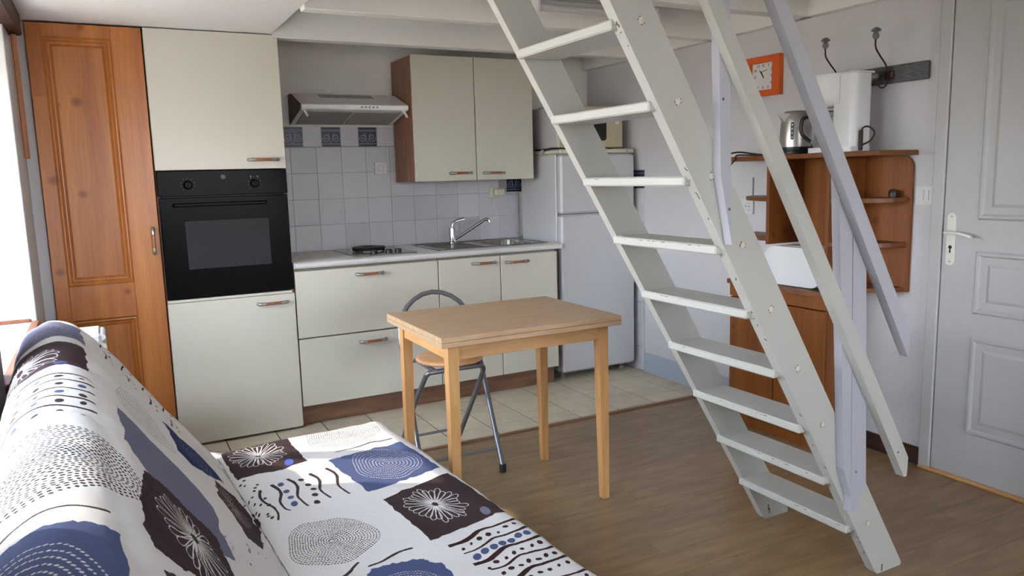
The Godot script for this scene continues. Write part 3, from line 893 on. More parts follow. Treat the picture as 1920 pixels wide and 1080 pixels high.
	prism(hs, PackedVector2Array([Vector2(0.0, 0.0), Vector2(0.27, 0.062), Vector2(0.285, 0.09), Vector2(0.075, 0.166), Vector2(0.0, 0.166)]), -0.004, 0.0, fz)
	obj("side_panel", hs, M.hood_side, v)
	for i in 2:
		var fg := sb()
		board(fg, Vector3(0.165 + 0.28 * i, 0.0045, 0.03), Vector3(0.165 + 0.28 * i, 0.055, 0.255), Vector3(1, 0, 0), 0.272, 0.006, 0.002)
		obj("filter", fg, M.filter_grey, v)
	var sl := sb()
	for i in 22:
		board(sl, Vector3(0.15 + 0.0143 * i, 0.1394, 0.16), Vector3(0.15 + 0.0143 * i, 0.1630, 0.090), Vector3(1, 0, 0), 0.005, 0.0016, 0.0)
	obj("vent_slots", sl, M.shadow_gap, v).set_meta("kind", "stuff")
	for i in 5:
		var bt := sb()
		bx(bt, Vector3(0.33 + 0.022 * i, 0.073, 0.304), Vector3(0.343 + 0.022 * i, 0.082, 0.3075), 0.001)
		obj("button", bt, M.print_grey, v)
	for x in [0.018, 0.585]:
		var cl := sb()
		board(cl, Vector3(x, 0.064, 0.285), Vector3(x + 0.02, 0.025, 0.292), Vector3(1, 0, 0), 0.012, 0.01, 0.002)
		board(cl, Vector3(x - 0.012, 0.062, 0.287), Vector3(x + 0.012, 0.068, 0.29), Vector3(0, 1, 0), 0.014, 0.01, 0.002)
		obj("filter_clip", cl, M.white_plastic, v)
	# ---- sockets and plug on the tiles
	var k1 := thing("wall_socket", "pale socket on the tiles under the cooker hood", "socket", Vector3(0.64, 1.305, 0.004))
	obj("plate", box(Vector3(0, 0, 0), Vector3(0.08, 0.075, 0.012), 0.004), M.white_plastic, k1)
	obj("socket_well", sock(Transform3D(Basis(), Vector3(0.04, 0.037, 0.012))), M.paper_white, k1)
	var k2 := thing("wall_socket", "double cream socket with a plug in it above the sink", "socket", Vector3(1.405, 1.135, 0.004))
	obj("plate", box(Vector3(0, 0, 0), Vector3(0.068, 0.075, 0.018), 0.004), M.old_white_plastic, k2)
	var k3 := thing("power_plug", "chunky cream plug with thin cable in the socket above the sink", "plug", Vector3(1.425, 1.155, 0.0225))
	obj("plug_body", box(Vector3(0, -0.005, 0), Vector3(0.072, 0.042, 0.045), 0.008), M.old_white_plastic, k3)
	var pc := sb()
	tube(pc, smooth_line([Vector3(0.005, 0.0, 0.012), Vector3(0.004, -0.07, 0.0), Vector3(0.03, -0.13, -0.014), Vector3(0.09, -0.20, -0.014), Vector3(0.17, -0.262, -0.012), Vector3(0.22, -0.275, -0.008)]), 0.0028, 8)
	obj("cable", pc, M.white_plastic, k3)
	# ---- fluorescent fitting on the second beam
	var q := thing("tube_lamp", "white fluorescent batten fixed to a ceiling beam above the stair", "lamp", Vector3(1.03, 2.03, 1.286))
	obj("body", box(Vector3(0.02, 0.012, 0.0), Vector3(0.70, 0.058, 0.026), 0.004), M.white_plastic, q)
	for x in [0.0, 0.694]:
		obj("end_cap", box(Vector3(x, 0.0, 0.0), Vector3(x + 0.026, 0.064, 0.052), 0.008), M.white_plastic, q)
	var tb := sb()
	tube(tb, [Vector3(0.02, 0.024, 0.038), Vector3(0.70, 0.024, 0.038)], 0.011, 12)
	obj("tube", tb, M.paper_white, q)

func sock(xf: Transform3D) -> SurfaceTool:
	var st := sb()
	lathe(st, [Vector2(0.0, 0.001), Vector2(0.017, 0.001), Vector2(0.018, 0.0025), Vector2(0.0205, 0.0025), Vector2(0.0215, 0.0)], xf * ft(Vector3(0, 0, 1)), 20)
	return st

func base_carcass(p: Node, w: float):
	var c := sb()
	bx(c, Vector3(0, 0.112, 0.01), Vector3(0.016, 0.836, 0.576))
	bx(c, Vector3(w - 0.016, 0.112, 0.01), Vector3(w, 0.836, 0.576))
	bx(c, Vector3(0.016, 0.112, 0.01), Vector3(w - 0.016, 0.128, 0.576))
	bx(c, Vector3(0.016, 0.128, 0.01), Vector3(w - 0.016, 0.836, 0.02))
	bx(c, Vector3(0.016, 0.80, 0.55), Vector3(w - 0.016, 0.836, 0.576))
	bx(c, Vector3(0.016, 0.45, 0.55), Vector3(w - 0.016, 0.49, 0.576))
	for x in [0.03, w - 0.06]:
		bx(c, Vector3(x, 0.0, 0.08), Vector3(x + 0.03, 0.112, 0.11))
		bx(c, Vector3(x, 0.0, 0.48), Vector3(x + 0.03, 0.112, 0.51))
	obj("carcass", c, M.carcass, p)

func appliances():
	# ---- fridge-freezer
	var f := thing("fridge", "white two-door fridge freezer in the corner below the microwave", "fridge", Vector3(1.602, 0, 0.09))
	var w := 0.545
	obj("body", box(Vector3(0, 0.05, 0), Vector3(w, 1.397, 0.437), 0.008), M.white_enamel, f)
	obj("top_panel", box(Vector3(-0.001, 1.398, 0.0), Vector3(w + 0.001, 1.425, 0.49), 0.008), M.old_white_plastic, f)
	obj("door", box(Vector3(0, 1.040, 0.443), Vector3(w, 1.393, 0.496), 0.012), M.white_enamel, f)
	obj("door", box(Vector3(0, 0.055, 0.443), Vector3(w, 1.033, 0.496), 0.012), M.white_enamel, f)
	obj("seal", box(Vector3(0.006, 0.06, 0.436), Vector3(w - 0.006, 1.39, 0.445), 0.0), M.filter_grey, f)
	var mk := sb()
	bx(mk, Vector3(w - 0.062, 1.408, 0.4895), Vector3(w - 0.044, 1.415, 0.4908), 0.0)
	obj("emblem", mk, M.print_grey, f)
	for x in [0.045, w - 0.045]:
		var ft1 := sb()
		lathe(ft1, [Vector2(0.02, 0.0), Vector2(0.02, 0.02), Vector2(0.012, 0.022), Vector2(0.012, 0.052)], Transform3D(Basis(), Vector3(x, 0, 0.40)))
		obj("foot", ft1, M.carcass, f)

	# ---- microwave
	var m := thing("microwave", "cream microwave with dark door standing on the fridge", "microwave", Vector3(1.632, 1.425, 0.14))
	var mw := 0.475
	obj("casing", box(Vector3(0, 0.012, 0), Vector3(mw, 0.262, 0.36), 0.008), M.white_enamel, m)
	obj("front", box(Vector3(0.0, 0.010, 0.361), Vector3(mw, 0.262, 0.378), 0.006), M.cream_plastic, m)
	var dr := sb()
	prism(dr, rrect(0.020, 0.022, 0.362, 0.250, 0.012), 0.378, 0.384)
	var d := obj("door", dr, M.cream_plastic, m)
	var dg := sb()
	prism(dg, rrect(0.050, 0.052, 0.345, 0.222, 0.02), 0.3835, 0.3855)
	obj("window", dg, M.dark_glass, d)
	for y in [0.17, 0.08]:
		var kn := sb()
		lathe(kn, [Vector2(0.02, 0.0), Vector2(0.018, 0.012), Vector2(0.0, 0.013)], ft(Vector3(0, 0, 1), Vector3(0.422, y, 0.378)))
		obj("knob", kn, M.white_plastic if y > 0.1 else M.cream_plastic, m)
	for x in [0.05, 0.42]:
		for z in [0.04, 0.32]:
			obj("foot", box(Vector3(x - 0.012, 0, z - 0.012), Vector3(x + 0.012, 0.012, z + 0.012), 0.002), M.black_rubber, m)
	var ca := sb()
	tube(ca, smooth_line([Vector3(1.592, 1.424, 0.40), Vector3(1.600, 1.432, 0.49), Vector3(1.625, 1.4305, 0.535), Vector3(1.70, 1.4305, 0.545), Vector3(1.80, 1.4305, 0.535)]), 0.0046, 8)
	var cbl := thing("power_cable", "dark cable lying over the front edge of the fridge top", "cable")
	obj("cable", ca, M.black_rubber, cbl)
	var plg := sb()
	tube(plg, [Vector3(1.585, 1.405, 0.385), Vector3(1.593, 1.428, 0.405)], 0.010, 10)
	obj("connector", plg, M.filter_grey, cbl)
	var tc := sb()
	tube(tc, smooth_line([Vector3(1.68, 1.692, 0.20), Vector3(1.74, 1.695, 0.42), Vector3(1.82, 1.694, 0.44), Vector3(1.90, 1.693, 0.40), Vector3(1.96, 1.692, 0.36)]), 0.0045, 8)
	tag(obj("power_cable", tc, M.black_rubber), "dark cable lying on top of the microwave", "cable")

func table_and_chair():
	var t := thing("dining_table", "small light beech dining table with a thick double top", "table", Vector3(0.523, 0, 1.879), "", -0.0074)
	var L := 0.7433 / 2
	var D := 0.5865 / 2
	var a := sb()
	bx(a, Vector3(-L, 0.7205, -D), Vector3(L, 0.7385, D), 0.0015)
	obj("tabletop", a, M.beech_x, t)
	obj("extension_leaf", box(Vector3(-L, 0.702, -D), Vector3(L, 0.7195, D), 0.0015), M.beech_x, t)
	var ap := D - 0.054
	for s in [-1.0, 1.0]:
		obj("apron", box(Vector3(-L + 0.06, 0.645, s * ap - 0.009), Vector3(L - 0.06, 0.7015, s * ap + 0.009), 0.001), M.beech_apron, t)
		obj("apron", box(Vector3(s * (L - 0.054) - 0.009, 0.645, -D + 0.06), Vector3(s * (L - 0.054) + 0.009, 0.7015, D - 0.06), 0.001), M.beech_z, t)
		for z in [-1.0, 1.0]:
			var lg := sb()
			var x0: float = s * (L - 0.062)
			var z0: float = z * (D - 0.062)
			var q := [[0.0, 0.0145, 0.006], [0.40, 0.0185, 0.0], [0.7015, 0.0205, 0.0]]
			for i in 2:
				var p0: Array = q[i]
				var p1: Array = q[i + 1]
				# outer faces stay upright, inner faces taper
				var rect := func(e: Array) -> Array:
					var xo: float = x0 + s * 0.024
					var zo: float = z0 + z * 0.024
					var xi: float = xo - s * e[1] * 2.0
					var zi: float = zo - z * e[1] * 2.0
					return [Vector3(xo, e[0], zo), Vector3(xi, e[0], zo), Vector3(xi, e[0], zi), Vector3(xo, e[0], zi)]
				var A: Array = rect.call(p0)
				var B: Array = rect.call(p1)
				var mid: Vector3 = (A[0] + A[2]) / 2
				for k in 4:
					var j: int = (k + 1) % 4
					face(lg, [A[k], A[j], B[j], B[k]], (A[k] + A[j]) / 2 - mid)
				if i == 0: face(lg, A, Vector3.DOWN)
				else: face(lg, B, Vector3.UP)
			obj("leg", lg, M.beech_y, t)
	# ---- folding chair behind the table
	var c := thing("folding_chair", "grey tubular folding chair with wooden seat tucked behind the table", "chair", Vector3(0.42, 0, 1.46))
	var hoop := sb()
	# back frame: feet at the front (+z), hoop behind at the top
	var fl := Vector3(-0.175, 0.022, 0.225)
	var fr := Vector3(0.195, 0.022, 0.215)
	var tl := Vector3(-0.102, 0.56, -0.20)
	var tr := Vector3(0.268, 0.56, -0.20)
	var arc := [fl, fl.lerp(tl, 0.5), tl]
	for i in range(1, 12):
		var an := PI * (1.0 - i / 12.0)
		arc.append(Vector3(0.083 + 0.185 * cos(an), 0.56 + 0.187 * sin(an), -0.20 - 0.055 * sin(an)))
	arc += [tr, fr.lerp(tr, 0.5), fr]
	tube(hoop, arc, 0.011, 12)
	obj("back_frame", hoop, M.grey_tube, c)
	var rr := Vector3(0.150, 0.022, -0.180)
	var rl := Vector3(-0.130, 0.022, -0.185)
	var ff := sb()
	tube(ff, smooth_line([rl, Vector3(-0.135, 0.20, -0.06), Vector3(-0.105, 0.41, 0.075), Vector3(-0.095, 0.455, 0.11), Vector3(-0.06, 0.464, 0.12), Vector3(0.12, 0.464, 0.12), Vector3(0.160, 0.456, 0.11), Vector3(0.172, 0.41, 0.08), Vector3(0.160, 0.20, -0.06), rr], 5), 0.011, 12)
	obj("seat_frame", ff, M.grey_tube, c)
	var cb := sb()
	tube(cb, [fl.lerp(tl, 0.13), fr.lerp(tr, 0.13)], 0.0065, 8)
	obj("crossbar", cb, M.grey_tube, c)
	var cb2 := sb()
	tube(cb2, [rl + Vector3(0, 0.09, 0.06), rr + Vector3(0, 0.09, 0.06)], 0.0065, 8)
	obj("crossbar", cb2, M.grey_tube, c)
	for x in [-0.10, 0.12]:
		var br := sb()
		board(br, Vector3(x + 0.03, 0.472, 0.13), Vector3(x + 0.03, 0.474, -0.10), Vector3(1, 0, 0), 0.02, 0.012, 0.002)
		obj("seat_bracket", br, M.grey_tube, c)
	var pv := sb()
	tube(pv, [Vector3(-0.125, 0.459, -0.125), Vector3(0.245, 0.459, -0.125)], 0.006, 8)
	obj("pivot_rod", pv, M.grey_tube, c)
	var se := sb()
	lathe(se, [Vector2(0.0, 0.4805), Vector2(0.140, 0.4805), Vector2(0.148, 0.485), Vector2(0.150, 0.491), Vector2(0.147, 0.497), Vector2(0.138, 0.501), Vector2(0.0, 0.501)], Transform3D(Basis(), Vector3(0.05, 0, 0.01)), 36)
	obj("seat", se, M.seat_ply, c)
	for p in [fl, fr, rl, rr]:
		var cap := sb()
		lathe(cap, [Vector2(0.0, 0.0), Vector2(0.0145, 0.0), Vector2(0.0145, 0.032), Vector2(0.011, 0.036)], Transform3D(Basis(), Vector3(p.x, 0, p.z)), 14)
		obj("foot_cap", cap, M.black_rubber, c)

func stair():
	var s := thing("ladder_stair", "steep white painted wooden stair with open treads and two handrails", "stairs", Vector3(0, 0, 0))
	for q in [[2.560, 2.590], [3.020, 3.053]]:
		var st := sb()
		var top := 2.095
		var xo := -0.004 if q[0] < 3.0 else 0.0
		prism(st, PackedVector2Array([Vector2(1.240 + xo, 0.0), Vector2(1.352 + xo, 0.0), Vector2(1.354 + xo, 0.012), Vector2(1.354 + xo - top / SLOPE, top), Vector2(1.234 + xo - top / SLOPE, top), Vector2(1.226 + xo, 0.014)]), q[0], q[1])
		obj("stringer", st, M.stair_paint, s)
	for k in 11:
		var y := 0.182 + 0.1806 * k
		var x := 1.110 - 0.1083 * k
		obj("tread", box(Vector3(x, y - 0.025, 2.5765), Vector3(x + 0.132, y, 3.034), 0.004), M.stair_paint, s)
		var b := sb()
		lathe(b, [Vector2(0.0085, 0.0), Vector2(0.0085, 0.002), Vector2(0.006, 0.004), Vector2(0.0, 0.0045)], ft(Vector3(0, 0, 1), Vector3(x + 0.074, y - 0.002, 3.0525)), 14)
		var cap := obj("bolt_cap", b, M.putty, s)
		var rg := sb()
		for a in 7:
			var an := TAU * a / 7.0 + 0.6 * k
			if (a * 5 + k * 3) % 7 > 3: continue
			bx(rg, Vector3(x + 0.074 + 0.0092 * cos(an) - 0.0018, y - 0.002 + 0.0092 * sin(an) - 0.0018, 3.0525), Vector3(x + 0.074 + 0.0092 * cos(an) + 0.0018, y - 0.002 + 0.0092 * sin(an) + 0.0018, 3.0536), 0.0)
		obj("chipped_paint", rg, M.paint_chip, cap).set_meta("kind", "stuff")
	# worn chips along the stringer edges and tread noses
	var r := RandomNumberGenerator.new()
	r.seed = 12
	var ch := sb()
	for i in 42:
		var y := r.randf_range(0.05, 1.7)
		var z := 2.575 if i % 3 == 0 else 3.045
		var x := 1.232 - y / SLOPE
		var l := r.randf_range(0.002, 0.008)
		board(ch, Vector3(x, y, z + r.randf_range(-0.008, 0.008)), Vector3(x - l / SLOPE, y + l, z), Vector3(0, 0, 1), r.randf_range(0.0008, 0.0018), 0.0014, 0.0)
	for i in 26:
		var k := r.randi_range(0, 6)
		var z := r.randf_range(2.62, 3.0)
		var l := r.randf_range(0.002, 0.02)
		bx(ch, Vector3(1.110 - 0.1083 * k - 0.0004, 0.182 + 0.1806 * k - 0.0055, z), Vector3(1.110 - 0.1083 * k + 0.004, 0.182 + 0.1806 * k - r.randf_range(0.0036, 0.0046), z + l), 0.0)
	for q in [[1.256, 0.03, 2.5905], [1.262, 0.02, 3.0535], [1.25, 0.045, 2.5905]]:
		bx(ch, Vector3(q[0] - 0.004, q[1] - 0.015, q[2] - 0.001), Vector3(q[0] + 0.001, q[1] + 0.008, q[2] + 0.0006), 0.0)
	var co := obj("chipped_paint", ch, M.paint_chip, s)
	co.set_meta("kind", "stuff")
	# posts and rails on the near side
	var p1 := sb()
	prism(p1, PackedVector2Array([Vector2(0.540, 1.265), Vector2(0.580, 1.090), Vector2(0.553, 1.945), Vector2(0.514, 1.995)]), 3.0535, 3.080)
	obj("post", p1, M.rail_paint, s)
	var p2 := sb()
	prism(p2, PackedVector2Array([Vector2(1.030, 0.40), Vector2(1.0665, 0.305), Vector2(1.0275, 1.152), Vector2(0.966, 1.255)]), 3.0535, 3.0802)
	obj("post", p2, M.rail_paint, s)
	var p3 := sb()
	prism(p3, PackedVector2Array([Vector2(1.0698, 0.255), Vector2(1.090, 0.262), Vector2(1.132, 0.33), Vector2(1.091, 1.045), Vector2(1.0305, 1.148)]), 3.0535, 3.080)
	obj("post", p3, M.rail_paint, s)
	var ra := sb()
	prism(ra, PackedVector2Array([Vector2(1.474 - 0.34 * 1.0 / SLOPE, 0.335), Vector2(1.2815, 0.335), Vector2(1.2845, 0.395), Vector2(1.520 - 2.4 / SLOPE, 2.4), Vector2(1.477 - 2.4 / SLOPE, 2.4)]), 3.0805, 3.108)
	obj("handrail", ra, M.stair_paint, s)
	var rb := sb()
	prism(rb, PackedVector2Array([Vector2(1.694 - 0.72 / SLOPE, 0.712), Vector2(1.264, 0.712), Vector2(1.264, 0.79), Vector2(1.746 - 2.4 / SLOPE, 2.4), Vector2(1.698 - 2.4 / SLOPE, 2.4)]), 3.0805, 3.108)
	obj("handrail", rb, M.rail_paint, s)
	for q in [[0.995, 0.80], [1.085, 0.38], [0.57, 1.18], [0.545, 1.45], [1.235, 0.42]]:
		var sc := sb()
		lathe(sc, [Vector2(0.004, 0.0), Vector2(0.0, 0.0012)], ft(Vector3(0, 0, 1), Vector3(q[0], q[1], 3.080 if q[0] < 1.2 else 3.108)), 8)
		obj("nail_head", sc, M.paint_chip, s)

func shelf_corner():
	# ---- lower pine cabinet
	var z0 := 1.668
	var c := thing("pine_cabinet", "low pine cabinet with two doors standing under the pine shelf", "cabinet", Vector3(XW, 0, z0))
	var d := 0.262
	var w := 0.585
	var k := sb()
	bx(k, Vector3(-d + 0.02, 0.0, 0.012), Vector3(-0.014, 0.05, w - 0.002))
	bx(k, Vector3(-d + 0.018, 0.05, 0.0), Vector3(-0.013, 0.715, 0.018))
	bx(k, Vector3(-d + 0.018, 0.0, w - 0.018), Vector3(-0.013, 0.715, w))
	bx(k, Vector3(-d + 0.018, 0.05, 0.018), Vector3(-0.013, 0.065, w - 0.018))
	bx(k, Vector3(-0.025, 0.05, 0.018), Vector3(-0.013, 0.715, w - 0.018))
	obj("carcass", k, M.shelf_pine, c)
	obj("apron", box(Vector3(-d, 0.655, 0.0), Vector3(-d + 0.02, 0.715, w), 0.002), M.shelf_pine, c)
	var top := sb()
	var fy := Transform3D(Basis(Vector3(1, 0, 0), Vector3(0, 0, 1), Vector3(0, -1, 0)), Vector3.ZERO)   # local x,y -> x,z; extruded downwards
	var bow := PackedVector2Array([Vector2(-0.002, -0.012), Vector2(-d - 0.008, -0.012)])
	for i in 13:
		var t := i / 12.0
		bow.append(Vector2(-d - 0.012 - 0.03 * sin(PI * t), w * t))
	bow.append_array([Vector2(-d - 0.008, w + 0.012), Vector2(-0.002, w + 0.012)])
	prism(top, bow, -0.738, -0.716, fy)
	obj("top", top, M.shelf_pine_across, c)
	for s in 2:
		var za: float = 0.003 + s * (w / 2)
		var dr := obj("door", box(Vector3(-d, 0.058, za), Vector3(-d + 0.018, 0.650, za + w / 2 - 0.006), 0.003), M.shelf_pine, c)
		var kn := sb()
		lathe(kn, [Vector2(0.006, 0.0), Vector2(0.006, 0.012), Vector2(0.014, 0.018), Vector2(0.012, 0.026), Vector2(0.0, 0.028)], ft(Vector3(-1, 0, 0), Vector3(-d, 0.50, za + (w / 2 - 0.035 if s == 0 else 0.028))), 14)
		obj("knob", kn, M.shelf_pine_across, dr)
	# ---- upper open shelf
	var s := thing("pine_shelf", "open pine wall shelf with quarter-round corner ledges above the cabinet", "shelf", Vector3(XW - 0.002, 0, 0))
	obj("top_board", box(Vector3(-0.25, 1.318, 1.545), Vector3(-0.0, 1.340, 2.475), 0.003), M.shelf_pine_across, s)
	var bk := sb()
	var fx := Transform3D(Basis(Vector3(0, 0, 1), Vector3(0, 1, 0), Vector3(-1, 0, 0)), Vector3.ZERO)
	var out := PackedVector2Array([Vector2(1.90, 0.742), Vector2(2.462, 0.742), Vector2(2.462, 1.27)])
	for i in 7:
		out.append(Vector2(2.412 + 0.05 * cos(PI / 2 * i / 6.0), 1.268 + 0.05 * sin(PI / 2 * i / 6.0)))
	out.append(Vector2(1.90, 1.318))
	prism(bk, out, 0.001, 0.014, fx)
	obj("back_panel", bk, M.shelf_pine, s)
	obj("upright", box(Vector3(-0.245, 0.924, 1.882), Vector3(-0.001, 1.317, 1.900), 0.002), M.shelf_pine_across, s)
	obj("upright", box(Vector3(-0.245, 0.742, 2.222), Vector3(-0.015, 1.317, 2.240), 0.002), M.shelf_pine_across, s)
	for y in [1.125, 0.937]:
		for e in [[1.881, -1.0, 0.0, 0.30], [2.241, 1.0, 0.015, 0.205]]:
			var q := sb()
			var pl := PackedVector2Array([Vector2(-e[2], e[0])])
			for i in 10:
				var a := PI / 2 * i / 9.0
				pl.append(Vector2(-e[2] - 0.225 * cos(a), e[0] + e[1] * e[3] * sin(a)))
			prism(q, pl, -y - 0.018, -y, fy)
			obj("corner_ledge", q, M.shelf_pine_across, s)
	var q2 := sb()
	var p2 := PackedVector2Array([Vector2(-0.015, 2.241)])
	for i in 10:
		var a := PI / 2 * i / 9.0
		p2.append(Vector2(-0.015 - 0.20 * cos(a), 2.241 + 0.205 * sin(a)))
	prism(q2, p2, -0.762, -0.743, fy)
	obj("corner_ledge", q2, M.shelf_pine_across, s)
	# small dark trinket on the right-hand ledge
	var tk := sb()
	lathe(tk, [Vector2(0.0, 0.0), Vector2(0.016, 0.0), Vector2(0.019, 0.02), Vector2(0.012, 0.034), Vector2(0.0, 0.036)], Transform3D(Basis(), Vector3(XW - 0.05, 1.1435, 2.40)), 14)
	tag(obj("small_pot", tk, M.brown_plastic), "tiny dark pot on the shelf's right-hand corner ledge", "pot")
	# ---- white rounded box on the cabinet
	var b := thing("bread_bin", "white rounded plastic bin lying on the low pine cabinet", "bin", Vector3(XW - 0.16, 0.738, 2.01))
	var bb := sb()
	prism(bb, rrect(-0.138, 0.004, 0.203, 0.182, 0.068, 8), -0.085, 0.085, fx, true)
	obj("body", bb, M.white_plastic, b)
	var ls := sb()
	prism(ls, rrect(-0.148, 0.001, 0.208, 0.184, 0.072, 8), 0.03, 0.048, fx, true)
	obj("rim", ls, M.old_white_plastic, b)
	# ---- kettle
	var e := thing("kettle", "stainless steel electric kettle on a black base on the shelf", "kettle", Vector3(XW - 0.135, 1.3405, 1.945), "", 1.1)
	e.scale = Vector3(0.87, 0.94, 0.87)
	var kb := sb()
	lathe(kb, [Vector2(0.0, 0.0), Vector2(0.082, 0.0), Vector2(0.084, 0.006), Vector2(0.080, 0.016), Vector2(0.080, 0.034), Vector2(0.076, 0.036)], Transform3D.IDENTITY, 32)
	obj("base", kb, M.black_plastic, e)
	var kk := sb()
	lathe(kk, [Vector2(0.079, 0.036), Vector2(0.081, 0.06), Vector2(0.079, 0.11), Vector2(0.074, 0.16), Vector2(0.067, 0.196), Vector2(0.062, 0.202)], Transform3D.IDENTITY, 32)
	obj("body", kk, M.kettle_steel, e)
	var kl := sb()
	lathe(kl, [Vector2(0.062, 0.202), Vector2(0.055, 0.210), Vector2(0.02, 0.213), Vector2(0.0, 0.213)], Transform3D.IDENTITY, 32)
	obj("lid", kl, M.kettle_steel, e)
	var sp := sb()
	face(sp, [Vector3(-0.03, 0.150, -0.062), Vector3(-0.02, 0.200, -0.108), Vector3(-0.055, 0.196, -0.035)], Vector3(-1, 0, -0.5))
	face(sp, [Vector3(0.02, 0.150, -0.062), Vector3(-0.02, 0.200, -0.108), Vector3(0.04, 0.196, -0.05)], Vector3(1, 0, -0.5))
	face(sp, [Vector3(-0.03, 0.150, -0.062), Vector3(0.02, 0.150, -0.062), Vector3(-0.02, 0.200, -0.108)], Vector3(0, -1, -1))
	face(sp, [Vector3(-0.055, 0.196, -0.035), Vector3(0.04, 0.196, -0.05), Vector3(-0.02, 0.200, -0.108)], Vector3(0, 1, 0))
	obj("spout", sp, M.kettle_steel, e)
	var kh := sb()
	tube(kh, smooth_line([Vector3(0.0, 0.19, 0.058), Vector3(0.0, 0.20, 0.095), Vector3(0.0, 0.17, 0.117), Vector3(0.0, 0.09, 0.117), Vector3(0.0, 0.045, 0.10), Vector3(0.0, 0.035, 0.07)]), 0.014, 10)
	obj("handle", kh, M.black_plastic, e)
	var kw := sb()
	var kxf := Transform3D(Basis(Vector3(-0.538, 0, 0.843).normalized(), Vector3(0, 1, 0), Vector3(-0.843, 0, -0.538).normalized()), Vector3.ZERO)
	prism(kw, rrect(-0.008, 0.07, 0.008, 0.155, 0.0078), 0.074, 0.0815, kxf, true)
	var gw := obj("water_gauge", kw, M.black_plastic, e)
	for i in 4:
		var gd := sb()
		lathe(gd, [Vector2(0.005, 0.0), Vector2(0.0, 0.001)], kxf * ft(Vector3(0, 0, 1), Vector3(0, 0.082 + 0.02 * i, 0.0815)), 10)
		obj("gauge_dot", gd, M.filter_grey, gw)
	# ---- coffee maker
	var f := thing("coffee_maker", "white filter coffee maker standing next to the kettle on the shelf", "coffee maker", Vector3(XW - 0.165, 1.3405, 2.21))
	var tw := sb()
	prism(tw, rrect(-0.055, 0.0, 0.062, 0.118, 0.028), -0.322, -0.022, fy, true)
	obj("tower", tw, M.white_plastic, f)
	var fb := sb()
	prism(fb, rrect(-0.085, -0.105, 0.066, 0.12, 0.03), -0.0215, -0.0, fy, true)
	obj("base", fb, M.white_plastic, f)
	var fh := sb()
	lathe(fh, [Vector2(0.0, 0.188), Vector2(0.028, 0.190), Vector2(0.052, 0.200), Vector2(0.072, 0.222), Vector2(0.082, 0.252), Vector2(0.086, 0.29), Vector2(0.086, 0.318), Vector2(0.082, 0.328), Vector2(0.07, 0.331), Vector2(0.0, 0.332)], Transform3D(Basis(), Vector3(-0.022, 0, -0.038)), 32)
	obj("filter_holder", fh, M.white_plastic, f)
	obj("lid", box(Vector3(-0.056, 0.3225, 0.0), Vector3(0.063, 0.331, 0.122), 0.003), M.white_plastic, f)
	var seam := sb()
	bx(seam, Vector3(-0.0556, 0.205, 0.043), Vector3(-0.053, 0.318, 0.0448), 0.0)
	bx(seam, Vector3(-0.0556, 0.203, 0.028), Vector3(-0.053, 0.2046, 0.0448), 0.0)
	obj("seam", seam, M.filter_grey, f)
	var cg := sb()
	lathe(cg, [Vector2(0.052, 0.022), Vector2(0.066, 0.04), Vector2(0.067, 0.09), Vector2(0.055, 0.14), Vector2(0.048, 0.155)], Transform3D(Basis(), Vector3(-0.01, 0, -0.055)), 28)
	var car := obj("carafe", cg, M.carafe_glass, f)
	var cl := sb()
	lathe(cl, [Vector2(0.052, 0.154), Vector2(0.054, 0.172), Vector2(0.03, 0.18), Vector2(0.0, 0.18)], Transform3D(Basis(), Vector3(-0.01, 0, -0.055)), 28)
	obj("carafe_lid", cl, M.filter_grey, car)
	var cn := sb()
	tube(cn, smooth_line([Vector3(-0.045, 0.16, -0.10), Vector3(-0.07, 0.15, -0.135), Vector3(-0.07, 0.09, -0.14), Vector3(-0.045, 0.05, -0.11)]), 0.008, 8)
	obj("carafe_handle", cn, M.black_plastic, car)
	var lp := sb()
	tube(lp, smooth_line([Vector3(-0.02, 0.012, 0.128), Vector3(-0.02, 0.085, 0.129), Vector3(-0.02, 0.100, 0.158), Vector3(-0.02, 0.075, 0.191), Vector3(-0.02, 0.042, 0.173), Vector3(-0.02, 0.026, 0.135)], 6), 0.004, 8)
	bx(lp, Vector3(-0.028, 0.004, 0.121), Vector3(-0.012, 0.088, 0.134), 0.003)
	obj("cord_loop", lp, M.brown_plastic, f)
	# ---- loose black cable on the shelf's left end
	var lc := sb()
	tube(lc, smooth_line([Vector3(1.99, 1.06, 1.535), Vector3(1.99, 1.22, 1.56), Vector3(1.955, 1.262, 1.62), Vector3(1.925, 1.30, 1.66), Vector3(1.925, 1.325, 1.69), Vector3(1.927, 1.346, 1.70), Vector3(1.96, 1.3445, 1.76), Vector3(2.00, 1.3435, 1.80)]), 0.004, 8)
	tube(lc, smooth_line([Vector3(2.00, 1.3435, 1.80), Vector3(1.985, 1.352, 1.74), Vector3(1.98, 1.362, 1.66), Vector3(1.98, 1.356, 1.59), Vector3(1.99, 1.3435, 1.555)]), 0.004, 8)
	tag(obj("power_cable", lc, M.black_rubber), "black cable looped over the left end of the pine shelf", "cable")
	# ---- clock
	var zc := 1.624
	var yc := 1.737
	var q := thing("wall_clock", "square wall clock with broad orange frame and white dial", "clock", Vector3(XW, yc, zc))
	var cf := sb()
	var A := [Vector2(-0.115, -0.097), Vector2(0.115, -0.097), Vector2(0.115, 0.097), Vector2(-0.115, 0.097)]
	var B := [Vector2(-0.073, -0.068), Vector2(0.070, -0.068), Vector2(0.070, 0.066), Vector2(-0.073, 0.066)]
	for i in 4:
		var j := (i + 1) % 4
		prism(cf, PackedVector2Array([A[i], A[j], B[j], B[i]]), 0.002, 0.032, fx)
	obj("frame", cf, M.orange, q)
	var di := sb()
	prism(di, PackedVector2Array(B), 0.002, 0.018, fx)
	obj("dial", di, M.paper_white, q)
